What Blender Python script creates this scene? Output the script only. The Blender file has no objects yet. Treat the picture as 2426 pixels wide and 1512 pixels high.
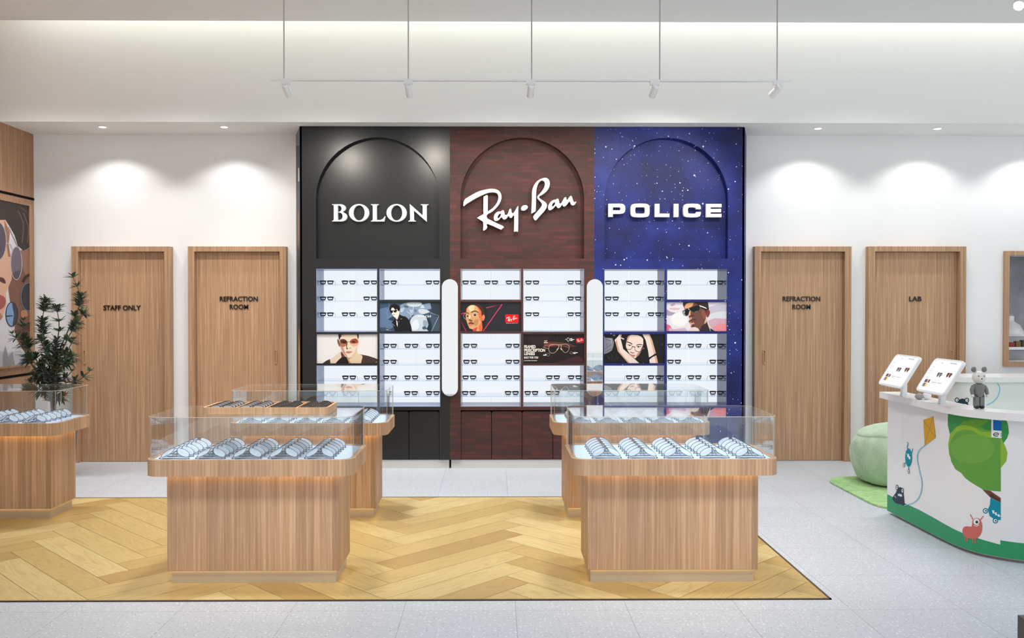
import bpy, bmesh, math, random
from mathutils import Vector
from mathutils.geometry import tessellate_polygon
random.seed(7)
PI = math.pi
SC = bpy.context.scene
COL = SC.collection

# ------------------------------------------------------------------ camera geometry
FPX = 2063.0; EYE = 1.644; YAW = .009; PIT = .01357
PPX = 1171 + FPX * math.tan(YAW); PPY = 756.0
def ray(px, py):
    a = (px - PPX) / FPX; b = -(py - PPY) / FPX
    y = math.cos(PIT) + b * math.sin(PIT); z = -math.sin(PIT) + b * math.cos(PIT)
    c, s = math.cos(YAW), math.sin(YAW)
    return Vector((a * c + y * s, -a * s + y * c, z))
def at(px, py, Y):
    d = ray(px, py); t = Y / d.y
    return Vector((d.x * t, Y, EYE + d.z * t))
def atX(px, py, X):
    d = ray(px, py); t = X / d.x
    return Vector((X, d.y * t, EYE + d.z * t))
def fl(px, py, z=0.0):
    d = ray(px, py); t = (z - EYE) / d.z
    return Vector((d.x * t, d.y * t, z))

# ------------------------------------------------------------------ materials
def lin(c):
    c = c / 255.0
    return c / 12.92 if c <= .04045 else ((c + .055) / 1.055) ** 2.4
def rgb(r, g, b): return (lin(r), lin(g), lin(b), 1.0)
MATS = {}
def mat(name, col, rough=.5, metal=0.0, spec=.5, emit=None, estr=1.0):
    if name in MATS: return MATS[name]
    m = bpy.data.materials.new(name); m.use_nodes = True
    b = m.node_tree.nodes['Principled BSDF']
    b.inputs['Base Color'].default_value = rgb(*col)
    b.inputs['Roughness'].default_value = rough
    b.inputs['Metallic'].default_value = metal
    b.inputs['Specular IOR Level'].default_value = spec
    if emit:
        b.inputs['Emission Color'].default_value = rgb(*emit)
        b.inputs['Emission Strength'].default_value = estr
    MATS[name] = m
    return m
class NT:
    def __init__(s, name):
        s.m = bpy.data.materials.new(name); s.m.use_nodes = True
        s.t = s.m.node_tree; s.b = s.t.nodes['Principled BSDF']; s.out = s.t.nodes['Material Output']
        MATS[name] = s.m
    def n(s, typ, **kw):
        nd = s.t.nodes.new('ShaderNode' + typ)
        for k, v in kw.items():
            if k.startswith('i_'):
                key = k[2:]
                key = int(key) if key.isdigit() else key.replace('_', ' ')
                if hasattr(v, 'is_linked') : s.t.links.new(v, nd.inputs[key])
                else: nd.inputs[key].default_value = v
            else: setattr(nd, k, v)
        return nd
    def l(s, a, b): s.t.links.new(a, b)
    def math(s, op, a, b=None, c=None):
        nd = s.t.nodes.new('ShaderNodeMath'); nd.operation = op
        for i, v in enumerate((a, b, c)):
            if v is None: continue
            if hasattr(v, 'is_linked'): s.l(v, nd.inputs[i])
            else: nd.inputs[i].default_value = v
        return nd.outputs[0]
    def mix(s, fac, a, b, typ='MIX'):
        nd = s.t.nodes.new('ShaderNodeMix'); nd.data_type = 'RGBA'; nd.blend_type = typ
        for i, v in ((0, fac), (6, a), (7, b)):
            if hasattr(v, 'is_linked'): s.l(v, nd.inputs[i])
            else: nd.inputs[i].default_value = v
        return nd.outputs[2]
    def ramp(s, fac, stops):
        nd = s.t.nodes.new('ShaderNodeValToRGB'); r = nd.color_ramp
        while len(r.elements) < len(stops): r.elements.new(.5)
        for e, (p, c) in zip(r.elements, stops): e.position = p; e.color = c
        s.l(fac, nd.inputs[0])
        return nd.outputs[0]
    def xyz(s, out='Object'):
        tc = s.n('TexCoord'); sp = s.n('SeparateXYZ'); s.l(tc.outputs[out], sp.inputs[0])
        return sp.outputs
    def comb(s, x, y, z):
        nd = s.n('CombineXYZ')
        for i, v in enumerate((x, y, z)):
            if hasattr(v, 'is_linked'): s.l(v, nd.inputs[i])
            else: nd.inputs[i].default_value = v
        return nd.outputs[0]

def wood(name, light, dark, board=.1, tint=.22, rough=.5, grain=70):
    w = NT(name); o = w.xyz()
    s = w.math('ADD', o[0], w.math('MULTIPLY', o[1], 1.0))
    fine = w.n('TexNoise', i_Vector=w.comb(w.math('MULTIPLY', s, grain), 0.0, w.math('MULTIPLY', o[2], 1.1)), i_Scale=1.0, i_Detail=5.0, i_Roughness=.62, i_Distortion=.25)
    pore = w.n('TexNoise', i_Vector=w.comb(w.math('MULTIPLY', s, grain * 4.2), 3.0, w.math('MULTIPLY', o[2], 6.0)), i_Scale=1.0, i_Detail=2.0)
    c = w.ramp(fine.outputs[0], [(.30, rgb(*dark)), (.52, rgb(*[(a + b) / 2 for a, b in zip(light, dark)])), (.68, rgb(*light))])
    c = w.mix(w.math('MULTIPLY', w.math('SUBTRACT', pore.outputs[0], .5), .55), c, rgb(*[int(x * .55) for x in dark]))
    bd = w.n('TexWhiteNoise', noise_dimensions='1D'); w.l(w.math('FLOOR', w.math('DIVIDE', w.math('ADD', s, 50.03), board)), bd.inputs['W'])
    hsv = w.n('HueSaturation', i_Saturation=1.0, i_Fac=1.0, i_Hue=.5)
    w.l(w.math('ADD', w.math('MULTIPLY', bd.outputs[0], tint), 1 - tint / 2), hsv.inputs['Value']); w.l(c, hsv.inputs['Color'])
    fr = w.math('FRACT', w.math('DIVIDE', w.math('ADD', s, 50.03), board))
    seam = w.math('LESS_THAN', fr, .012)
    c2 = w.mix(w.math('MULTIPLY', seam, .35), hsv.outputs[0], rgb(*[int(x * .6) for x in dark]))
    w.l(c2, w.b.inputs['Base Color'])
    w.b.inputs['Roughness'].default_value = rough; w.b.inputs['Specular IOR Level'].default_value = .3
    return w.m
WOOD = wood('oak_veneer', (216, 182, 148), (176, 138, 107), .105, .30)
DOORWOOD = wood('door_veneer', (208, 170, 134), (160, 124, 95), .16, .13)
WALLWOOD = wood('wall_veneer', (192, 152, 118), (144, 108, 82), .31, .18)
TRAYWOOD = wood('tray_oak', (214, 178, 142), (184, 146, 110), .045, .2)

def glass_mat(name, tint=(250, 252, 252), f0=.045, gloss=1.0):
    g = NT(name); t = g.t
    t.nodes.remove(g.b)
    lw = g.n('LayerWeight', i_Blend=.5)
    p = g.math('POWER', lw.outputs['Facing'], 5.0)
    f = g.math('MULTIPLY', g.math('ADD', g.math('MULTIPLY', p, 1 - f0), f0), gloss)
    tr = g.n('BsdfTransparent'); tr.inputs[0].default_value = rgb(*tint)
    gl = g.n('BsdfGlossy'); gl.inputs['Roughness'].default_value = 0.0; gl.inputs[0].default_value = (1, 1, 1, 1)
    mx = g.n('MixShader'); g.l(f, mx.inputs[0]); g.l(tr.outputs[0], mx.inputs[1]); g.l(gl.outputs[0], mx.inputs[2])
    g.l(mx.outputs[0], g.out.inputs[0])
    return g.m
def edge_mat():
    g = NT('polished_glass_edge'); g.b.inputs['Base Color'].default_value = rgb(214, 204, 188); g.b.inputs['Roughness'].default_value = .3
    tr = g.n('BsdfTransparent'); mx = g.n('MixShader'); mx.inputs[0].default_value = .5
    g.l(tr.outputs[0], mx.inputs[1]); g.l(g.b.outputs[0], mx.inputs[2]); g.l(mx.outputs[0], g.out.inputs[0])
    return g.m
GLASS = glass_mat('clear_glass')
SHELFGLASS = glass_mat('shelf_glass', (238, 244, 250))
def lens_mat():
    g = NT('clear_lens'); g.b.inputs['Base Color'].default_value = rgb(208, 222, 240); g.b.inputs['Roughness'].default_value = .35; g.b.inputs['Specular IOR Level'].default_value = .2
    tr = g.n('BsdfTransparent'); mx = g.n('MixShader'); mx.inputs[0].default_value = .46
    g.l(tr.outputs[0], mx.inputs[1]); g.l(g.b.outputs[0], mx.inputs[2]); g.l(mx.outputs[0], g.out.inputs[0])
    return g.m
LENS = lens_mat()
DARKLENS = mat('dark_lens', (42, 40, 42), .06, 0, .8)
SHEENLENS = mat('painted_sheen_lens', (128, 128, 132), .08, 0, .8)  # grey lightened to stand for a white reflection on the lens
GLASSEDGE = edge_mat()
WHITE = mat('white_paint', (240, 241, 242), .55, 0, .3)
CEILW = mat('ceiling_paint', (234, 236, 236), .8, 0, .2)
LACQ = mat('white_lacquer', (236, 237, 240), .25, 0, .5)
BLACK = mat('black_acrylic', (22, 20, 19), .35, 0, .5)
FRAMEDK = mat('dark_acetate', (22, 24, 28), .3, 0, .5)
WIRE = mat('gunmetal_wire', (40, 50, 60), .35, .3, .5)
LETTER = mat('white_letter', (238, 238, 236), .45, 0, .4)
STEEL = mat('brushed_steel', (196, 190, 180), .38, .35, .5)
PLINTHM = mat('satin_plinth', (198, 186, 166), .3, .35, .5)
PLINTHG = mat('grey_plinth', (204, 203, 200), .35, .1, .5)
PAD = mat('pale_blue_pad', (196, 212, 238), .6, 0, .3)
BRONZE = mat('bronze_trim', (92, 76, 66), .4, .5, .5)
MIRROR = mat('mirror_silver', (244, 244, 244), .015, 1.0)
SEAM = mat('dark_gap', (14, 12, 12), .8, 0, .1)
LED = mat('warm_led', (255, 226, 184), .5, 0, .2, (255, 214, 150), 4.2)
LAMP = mat('lamp_face', (255, 250, 240), .5, 0, .2, (255, 248, 236), 6.0)
CLEAR = glass_mat('shelf_lens', (246, 249, 252), .04, .6)
PANELLIGHT = mat('backlit_panel', (90, 92, 96), .4, 0, .3, (243, 249, 255), .80)
LINING = mat('bay_lining', (122, 140, 178), .25, 0, .5)
LININGB = mat('bay_lining_blue', (70, 76, 128), .25, 0, .5)
LININGR = mat('bay_lining_grey', (128, 134, 150), .25, 0, .5)
BARK = mat('bark', (112, 92, 74), .8, 0, .2)
SOIL = mat('soil', (60, 46, 36), .95, 0, .1)
POTM = mat('grey_pot', (120, 116, 110), .6, 0, .3)

def charcoal():
    w = NT('charcoal_laminate'); o = w.xyz()
    n = w.n('TexNoise', i_Vector=w.comb(o[0], o[1], o[2]), i_Scale=2.0, i_Detail=3.0)
    c = w.mix(n.outputs[0], rgb(33, 33, 33), rgb(39, 39, 39)); w.l(c, w.b.inputs['Base Color'])
    w.b.inputs['Roughness'].default_value = .28; w.b.inputs['Specular IOR Level'].default_value = .34
    return w.m
def brickpaint():
    w = NT('maroon_brick'); o = w.xyz()
    br = w.n('TexBrick', i_Vector=w.comb(o[0], o[2], 0.0), i_Scale=1.0, i_Mortar_Size=.0012, i_Bias=0.0, i_Brick_Width=.19, i_Row_Height=.034, i_Color1=rgb(96, 50, 48), i_Color2=rgb(58, 46, 42), i_Mortar=rgb(62, 38, 36))
    n = w.n('TexNoise', i_Vector=w.comb(w.math('MULTIPLY', o[0], 3.0), 0.0, w.math('MULTIPLY', o[2], 16.0)), i_Scale=1.6, i_Detail=4.0)
    c = w.mix(w.ramp(n.outputs[0], [(.35, (0, 0, 0, 1)), (.65, (1, 1, 1, 1))]), br.outputs[0], rgb(70, 43, 41))
    w.l(c, w.b.inputs['Base Color'])
    w.b.inputs['Roughness'].default_value = .6; w.b.inputs['Specular IOR Level'].default_value = .3
    bp = w.n('Bump', i_Strength=.25, i_Distance=.004); w.l(br.outputs[1], bp.inputs['Height']); bp.invert = True
    w.l(bp.outputs[0], w.b.inputs['Normal'])
    return w.m
def starry():
    w = NT('starry_blue_print'); o = w.xyz()
    v2 = w.comb(o[0], o[2], 0.0)
    n = w.n('TexNoise', i_Vector=v2, i_Scale=1.9, i_Detail=5.0, i_Roughness=.55)
    c = w.ramp(n.outputs[0], [(.30, rgb(22, 24, 72)), (.48, rgb(26, 36, 104)), (.60, rgb(32, 46, 124)), (.72, rgb(52, 54, 116))])
    for sc, r, keep in ((7.0, .030, .35), (13.0, .040, .5), (24.0, .05, .62)):
        vo = w.n('TexVoronoi', voronoi_dimensions='2D', feature='F1', i_Vector=v2, i_Scale=sc)
        sp = w.n('SeparateColor'); w.l(vo.outputs['Color'], sp.inputs[0])
        size = w.math('MULTIPLY', w.math('POWER', sp.outputs[1], 3.0), r * 2.2)
        m_ = w.math('MULTIPLY', w.math('LESS_THAN', vo.outputs['Distance'], size), w.math('GREATER_THAN', sp.outputs[0], keep))
        c = w.mix(m_, c, rgb(226, 232, 255))
    w.l(c, w.b.inputs['Base Color'])
    w.b.inputs['Roughness'].default_value = .5; w.b.inputs['Specular IOR Level'].default_value = .3
    return w.m
CHAR = charcoal(); BRICK = brickpaint(); STAR = starry()

def tile_floor():
    w = NT('pale_terrazzo_tile'); o = w.xyz()
    v = w.comb(w.math('ADD', o[0], 60.8 - .116), w.math('ADD', o[1], 60 - 4.694), 0.0)
    br = w.n('TexBrick', i_Vector=v, i_Scale=1.0, i_Mortar_Size=.0022, i_Mortar_Smooth=.2, i_Bias=0.0, i_Brick_Width=.608, i_Row_Height=.6, i_Color1=rgb(176, 181, 189), i_Color2=rgb(183, 188, 195), i_Mortar=rgb(136, 142, 150))
    br.offset = 0.0; br.squash = 1.0
    n = w.n('TexNoise', i_Vector=v, i_Scale=60.0, i_Detail=4.0, i_Roughness=.7)
    c = w.mix(w.ramp(n.outputs[0], [(.35, (0, 0, 0, 1)), (.7, (.45, .45, .45, 1))]), br.outputs[0], rgb(214, 221, 230))
    vo = w.n('TexVoronoi', voronoi_dimensions='2D', i_Vector=v, i_Scale=38.0)
    sp = w.n('SeparateColor'); w.l(vo.outputs['Color'], sp.inputs[0])
    chip = w.math('MULTIPLY', w.math('LESS_THAN', vo.outputs['Distance'], .14), w.math('GREATER_THAN', sp.outputs[0], .80))
    c = w.mix(w.math('MULTIPLY', chip, .7), c, rgb(128, 132, 138))
    chip2 = w.math('MULTIPLY', w.math('LESS_THAN', vo.outputs['Distance'], .2), w.math('LESS_THAN', sp.outputs[0], .25))
    c = w.mix(w.math('MULTIPLY', chip2, .5), c, rgb(240, 242, 244))
    w.l(c, w.b.inputs['Base Color'])
    w.b.inputs['Roughness'].default_value = .42; w.b.inputs['Specular IOR Level'].default_value = .4
    bp = w.n('Bump', i_Strength=.3, i_Distance=.002); bp.invert = True; w.l(br.outputs[1], bp.inputs['Height']); w.l(bp.outputs[0], w.b.inputs['Normal'])
    return w.m
def parquet_mat():
    w = NT('oak_herringbone')
    uv = w.n('UVMap'); sp = w.n('SeparateXYZ'); w.l(uv.outputs[0], sp.inputs[0])
    at_ = w.n('Attribute', attribute_name='tint'); ts = w.n('SeparateColor'); w.l(at_.outputs['Color'], ts.inputs[0])
    off = w.math('MULTIPLY', ts.outputs[1], 40.0)
    rings = w.n('TexNoise', i_Vector=w.comb(w.math('MULTIPLY', sp.outputs[0], 1.3), w.math('MULTIPLY', sp.outputs[1], 9.0), off), i_Scale=1.0, i_Detail=2.0, i_Distortion=.6)
    bands = w.math('FRACT', w.math('MULTIPLY', rings.outputs[0], 9.0))
    fine = w.n('TexNoise', i_Vector=w.comb(w.math('MULTIPLY', sp.outputs[0], 5.0), w.math('MULTIPLY', sp.outputs[1], 150.0), off), i_Scale=1.0, i_Detail=4.0)
    c = w.ramp(ts.outputs[0], [(0.0, rgb(168, 140, 84)), (.35, rgb(184, 159, 101)), (.75, rgb(193, 171, 114)), (1.0, rgb(207, 188, 136))])
    c = w.mix(w.math('MULTIPLY', w.math('POWER', bands, 3.0), .38), c, rgb(158, 118, 70))
    c = w.mix(w.math('MULTIPLY', w.math('SUBTRACT', fine.outputs[0], .45), .7), c, rgb(150, 112, 68))
    w.l(c, w.b.inputs['Base Color'])
    w.b.inputs['Roughness'].default_value = .42; w.b.inputs['Specular IOR Level'].default_value = .35
    return w.m
TILE = tile_floor(); PARQ = parquet_mat()
def fuzzy(name, c1, c2, sc, bump=.4):
    w = NT(name); tc = w.n('TexCoord')
    n = w.n('TexNoise', i_Scale=sc, i_Detail=5.0, i_Roughness=.65); w.l(tc.outputs['Object'], n.inputs['Vector'])
    c = w.ramp(n.outputs[0], [(.32, rgb(*c1)), (.68, rgb(*c2))]); w.l(c, w.b.inputs['Base Color'])
    w.b.inputs['Roughness'].default_value = .95; w.b.inputs['Specular IOR Level'].default_value = .1
    w.b.inputs['Sheen Weight'].default_value = .35
    n2 = w.n('TexNoise', i_Scale=sc * 14, i_Detail=2.0); w.l(tc.outputs['Object'], n2.inputs['Vector'])
    bp = w.n('Bump', i_Strength=bump, i_Distance=.01); w.l(n2.outputs[0], bp.inputs['Height']); w.l(bp.outputs[0], w.b.inputs['Normal'])
    return w.m
BEANM = fuzzy('sage_velvet', (168, 192, 164), (194, 216, 188), 9.0)
RUGM = fuzzy('green_pile', (138, 192, 110), (186, 226, 158), 14.0, .8)
LEAFM = fuzzy('leaf_green', (28, 50, 28), (58, 86, 46), 20.0, .1)
def concrete():
    w = NT('grey_concrete'); tc = w.n('TexCoord')
    n = w.n('TexNoise', i_Scale=4.0, i_Detail=6.0); w.l(tc.outputs['Object'], n.inputs['Vector'])
    c = w.ramp(n.outputs[0], [(.3, rgb(140, 144, 148)), (.7, rgb(182, 186, 190))]); w.l(c, w.b.inputs['Base Color'])
    w.b.inputs['Roughness'].default_value = .8
    return w.m
CONC = concrete()

# ------------------------------------------------------------------ mesh builder
def crom(pts, k=4, closed=True):
    n = len(pts); out = []
    rng = range(n) if closed else range(n - 1)
    for i in rng:
        if closed: p0, p1, p2, p3 = pts[i - 1], pts[i], pts[(i + 1) % n], pts[(i + 2) % n]
        else: p0, p1, p2, p3 = pts[max(i - 1, 0)], pts[i], pts[i + 1], pts[min(i + 2, n - 1)]
        for j in range(k):
            t = j / k
            out.append(tuple(.5 * ((2 * b) + (-a + c) * t + (2 * a - 5 * b + 4 * c - d) * t * t + (-a + 3 * b - 3 * c + d) * t ** 3) for a, b, c, d in zip(p0, p1, p2, p3)))
    if not closed: out.append(tuple(pts[-1]))
    return out
def ellipse(cx, cy, rx, ry, n=24, a0=0.0): return [(cx + rx * math.cos(a0 + 2 * PI * i / n), cy + ry * math.sin(a0 + 2 * PI * i / n)) for i in range(n)]
def rrect(x0, x1, y0, y1, r, n=6):
    o = []
    for cx, cy, a in ((x1 - r, y0 + r, -PI / 2), (x1 - r, y1 - r, 0), (x0 + r, y1 - r, PI / 2), (x0 + r, y0 + r, PI)):
        for i in range(n + 1):
            t = a + PI / 2 * i / n; o.append((cx + r * math.cos(t), cy + r * math.sin(t)))
    return o
def offset_poly(pts, d):
    n = len(pts); o = []
    for i in range(n):
        a = Vector(pts[i - 1]); b = Vector(pts[i]); c = Vector(pts[(i + 1) % n])
        e1 = (b - a).normalized(); e2 = (c - b).normalized()
        nn = Vector((e1.y + e2.y, -e1.x - e2.x)); 
        if nn.length < 1e-6: nn = Vector((e1.y, -e1.x))
        nn.normalize(); k = max(.35, nn.dot(Vector((e1.y, -e1.x))))
        o.append((b.x + nn.x * d / k, b.y + nn.y * d / k))
    return o
class MB:
    def __init__(s): s.v = []; s.f = []; s.mi = []; s.mats = []
    def _m(s, m):
        if m is None: return 0
        if m not in s.mats: s.mats.append(m)
        return s.mats.index(m)
    def add(s, vs, fs, m=None):
        o = len(s.v); s.v += [tuple(p) for p in vs]; k = s._m(m)
        for f in fs: s.f.append([o + i for i in f]); s.mi.append(k)
        return s
    def box(s, x0, x1, y0, y1, z0, z1, m=None):
        vs = [(x, y, z) for z in (z0, z1) for y in (y0, y1) for x in (x0, x1)]
        return s.add(vs, [(0, 2, 3, 1), (4, 5, 7, 6), (0, 1, 5, 4), (2, 6, 7, 3), (0, 4, 6, 2), (1, 3, 7, 5)], m)
    def bbox(s, x0, x1, y0, y1, z0, z1, r=.004, m=None):     # box with rounded vertical section edges
        return s.plate(rrect(x0, x1, z0, z1, r, 2), [], y0, y1, lambda u, v, d: (u, d, v), m)
    def plate(s, outer, holes, d0, d1, mp, m=None):
        loops = [list(outer)] + [list(h) for h in holes]
        flat = [p for l in loops for p in l]; n = len(flat)
        tri = tessellate_polygon([[Vector((p[0], p[1], 0)) for p in l] for l in loops])
        vs = [mp(p[0], p[1], d0) for p in flat]
        if d1 is None: return s.add(vs, tri, m)
        vs += [mp(p[0], p[1], d1) for p in flat]
        fs = [tuple(t) for t in tri] + [tuple(n + i for i in reversed(t)) for t in tri]
        o = 0
        for l in loops:
            k = len(l)
            for i in range(k):
                a, b = o + i, o + (i + 1) % k
                fs.append((a, b, n + b, n + a))
            o += k
        return s.add(vs, fs, m)
    def prism(s, pts, z0, z1, m=None): return s.plate(pts, [], z0, z1, lambda u, v, d: (u, v, d), m)
    def tube(s, pts, r, n=8, closed=False, m=None, cap=True):
        P = [Vector(p) for p in pts]; k = len(P)
        R = r if isinstance(r, (list, tuple)) else [r] * k
        vs = []; up = None
        for i in range(k):
            if closed: t = P[(i + 1) % k] - P[i - 1]
            else: t = P[min(i + 1, k - 1)] - P[max(i - 1, 0)]
            if t.length < 1e-9: t = Vector((0, 0, 1))
            t.normalize()
            if up is None:
                up = Vector((0, 0, 1)) if abs(t.z) < .9 else Vector((1, 0, 0))
            a = (up - t * up.dot(t))
            if a.length < 1e-6: a = t.orthogonal()
            a.normalize(); b = t.cross(a); up = a
            for j in range(n):
                an = 2 * PI * j / n; vs.append(P[i] + (a * math.cos(an) + b * math.sin(an)) * R[i])
        fs = []
        for i in range(k if closed else k - 1):
            i2 = (i + 1) % k
            for j in range(n):
                j2 = (j + 1) % n
                fs.append((i * n + j, i * n + j2, i2 * n + j2, i2 * n + j))
        if not closed and cap: fs += [tuple(reversed(range(n))), tuple((k - 1) * n + j for j in range(n))]
        return s.add(vs, fs, m)
    def lathe(s, prof, c=(0, 0, 0), n=24, m=None, fn=None):
        vs = []; k = len(prof)
        for r, z in prof:
            for j in range(n):
                a = 2 * PI * j / n; p = (c[0] + r * math.cos(a), c[1] + r * math.sin(a), c[2] + z)
                vs.append(fn(p, a, z) if fn else p)
        fs = [(i * n + j, i * n + (j + 1) % n, (i + 1) * n + (j + 1) % n, (i + 1) * n + j) for i in range(k - 1) for j in range(n)]
        fs += [tuple(reversed(range(n))), tuple((k - 1) * n + j for j in range(n))]
        return s.add(vs, fs, m)
    def ball(s, c, rx, ry=None, rz=None, n=16, m=None):
        ry = ry or rx; rz = rz or rx; h = n // 2
        prof = [(max(math.sin(PI * i / h), .001), -math.cos(PI * i / h)) for i in range(h + 1)]
        return s.lathe([(r, z) for r, z in prof], (0, 0, 0), n, m, lambda p, a, z: (c[0] + p[0] * rx, c[1] + p[1] * ry, c[2] + p[2] * rz))
    def build(s, name, m=None, parent=None, smooth=35, bevel=0):
        me = bpy.data.meshes.new(name)
        off = Vector(parent_loc(parent)) if parent else Vector((0, 0, 0))
        me.from_pydata([(Vector(p) - off) for p in s.v], [], s.f)
        if s.mats:
            for q in s.mats: me.materials.append(q)
            me.polygons.foreach_set('material_index', s.mi)
        elif m: me.materials.append(m)
        bm = bmesh.new(); bm.from_mesh(me); bmesh.ops.recalc_face_normals(bm, faces=bm.faces); bm.to_mesh(me); bm.free()
        if smooth:
            me.polygons.foreach_set('use_smooth', [True] * len(me.polygons))
            me.set_sharp_from_angle(angle=math.radians(smooth))
        me.update()
        o = bpy.data.objects.new(name, me); COL.objects.link(o)
        if parent: o.parent = parent
        if bevel:
            b = o.modifiers.new('bevel', 'BEVEL'); b.width = bevel; b.segments = 2; b.limit_method = 'ANGLE'
        return o
def parent_loc(p):
    v = Vector(p.location)
    while p.parent: p = p.parent; v += Vector(p.location)
    return v
def tag(o, label=None, cat=None, group=None, kind=None):
    if label: o['label'] = label
    if cat: o['category'] = cat
    if group: o['group'] = group
    if kind: o['kind'] = kind
    return o
def thing(name, label, cat, loc=(0, 0, 0), group=None, kind=None):
    o = bpy.data.objects.new(name, None); COL.objects.link(o); o.location = loc; o.empty_display_size = .05
    return tag(o, label, cat, group, kind)
def dup(root, loc, label, rotz=0.0, group=None):
    def rec(o, par):
        c = o.copy(); COL.objects.link(c)
        if par: c.parent = par
        for ch in KIDS.get(o.name, []): rec(ch, c)
        return c
    r = rec(root, None); r.location = loc; r.rotation_euler = (0, 0, rotz); r['label'] = label
    if group: r['group'] = group
    return r
KIDS = {}
def index_kids(root):
    for o in root.children: KIDS.setdefault(root.name, []).append(o); index_kids(o)

def text_shape(body, bold=0.0, extrude=0.0):
    cu = bpy.data.curves.new('t', 'FONT'); cu.body = body; cu.offset = bold; cu.extrude = extrude; cu.resolution_u = 4
    cu.space_line = .95; cu.align_x = 'CENTER'
    ob = bpy.data.objects.new('t', cu); COL.objects.link(ob)
    bpy.context.view_layer.update()
    me = bpy.data.meshes.new_from_object(ob.evaluated_get(bpy.context.evaluated_depsgraph_get()))
    vs = [tuple(v.co) for v in me.vertices]; fs = [tuple(p.vertices) for p in me.polygons]
    bpy.data.objects.remove(ob); bpy.data.curves.remove(cu); bpy.data.meshes.remove(me)
    x0 = min(v[0] for v in vs); x1 = max(v[0] for v in vs); y0 = min(v[1] for v in vs); y1 = max(v[1] for v in vs)
    return [((v[0] - x0) / (x1 - x0), (v[1] - y0) / (y1 - y0), v[2]) for v in vs], fs

# ------------------------------------------------------------------ lettering shapes (outlines)
def half_arc(cx, cy, rx, ry, a0, a1, n=10): return [(cx + rx * math.cos(a0 + (a1 - a0) * i / n), cy + ry * math.sin(a0 + (a1 - a0) * i / n)) for i in range(n + 1)]
# serif word, coordinates on a 2426 x 708 sheet, y down
SERIF = [
 ([(50, 132), (250, 130)] + half_arc(255, 222, 128, 92, -PI / 2, PI / 2 * .72, 9) + [(318, 320)] + half_arc(270, 432, 146, 112, -PI / 2 * .62, PI / 2, 10) + [(52, 544), (52, 532), (85, 522), (94, 490), (94, 180), (85, 152), (50, 142)],
  [[(190, 160)] + half_arc(205, 238, 78, 78, -PI / 2, PI / 2 * .8, 8) + [(208, 316), (208, 328), (230, 330)] + half_arc(230, 420, 78, 90, -PI / 2, PI / 2, 9) + [(190, 512)]]),
 (ellipse(700, 337, 242, 213, 36), [ellipse(700, 337, 136, 184, 30)]),
 ([(985, 130), (1172, 130), (1172, 142), (1135, 152), (1124, 185), (1124, 510), (1215, 510), (1275, 480), (1318, 422), (1334, 424), (1304, 544), (985, 544), (985, 532), (1020, 522), (1031, 490), (1031, 185), (1020, 152), (985, 142)], []),
 (ellipse(1602, 337, 242, 213, 36), [ellipse(1602, 337, 136, 184, 30)]),
 ([(1918, 122), (2228, 398), (2228, 185), (2218, 152), (2182, 142), (2182, 130), (2368, 130), (2368, 142), (2334, 152), (2324, 185), (2326, 552), (2018, 282), (2018, 490), (2030, 522), (2066, 532), (2066, 544), (1882, 544), (1882, 532), (1918, 522), (1928, 490)], []),
]
WIDE = [
 ([(55, 98)] + [(300, 96), (360, 106), (392, 140), (400, 200), (392, 258), (360, 294), (300, 304), (148, 306), (148, 368), (55, 368)], [[(148, 168), (285, 168), (302, 182), (306, 200), (302, 216), (285, 232), (148, 232)]]),
 ([(505, 234), (510, 160), (528, 116), (580, 98), (700, 92), (820, 98), (868, 116), (886, 160), (891, 234), (886, 308), (868, 352), (820, 370), (700, 376), (580, 370), (528, 352), (510, 308)], [[(598, 234), (602, 186), (618, 168), (700, 166), (778, 168), (794, 186), (798, 234), (794, 282), (778, 298), (700, 300), (618, 298), (602, 282)]]),
 ([(996, 98), (1090, 98), (1090, 298), (1290, 298), (1290, 370), (996, 370)], []),
 ([(1380, 98), (1474, 98), (1474, 370), (1380, 370)], []),
 ([(1568, 234), (1573, 160), (1590, 116), (1642, 98), (1750, 94), (1860, 98), (1905, 116), (1924, 160), (1926, 206), (1832, 206), (1826, 182), (1804, 170), (1750, 168), (1690, 170), (1668, 184), (1662, 234), (1668, 284), (1690, 298), (1750, 300), (1804, 298), (1826, 288), (1832, 264), (1926, 264), (1924, 308), (1905, 352), (1860, 370), (1750, 376), (1642, 370), (1590, 352), (1573, 308)], []),
 ([(2030, 98), (2344, 98), (2344, 168), (2122, 168), (2122, 200), (2334, 200), (2334, 270), (2122, 270), (2122, 302), (2344, 302), (2344, 372), (2030, 372)], []),
]
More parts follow.
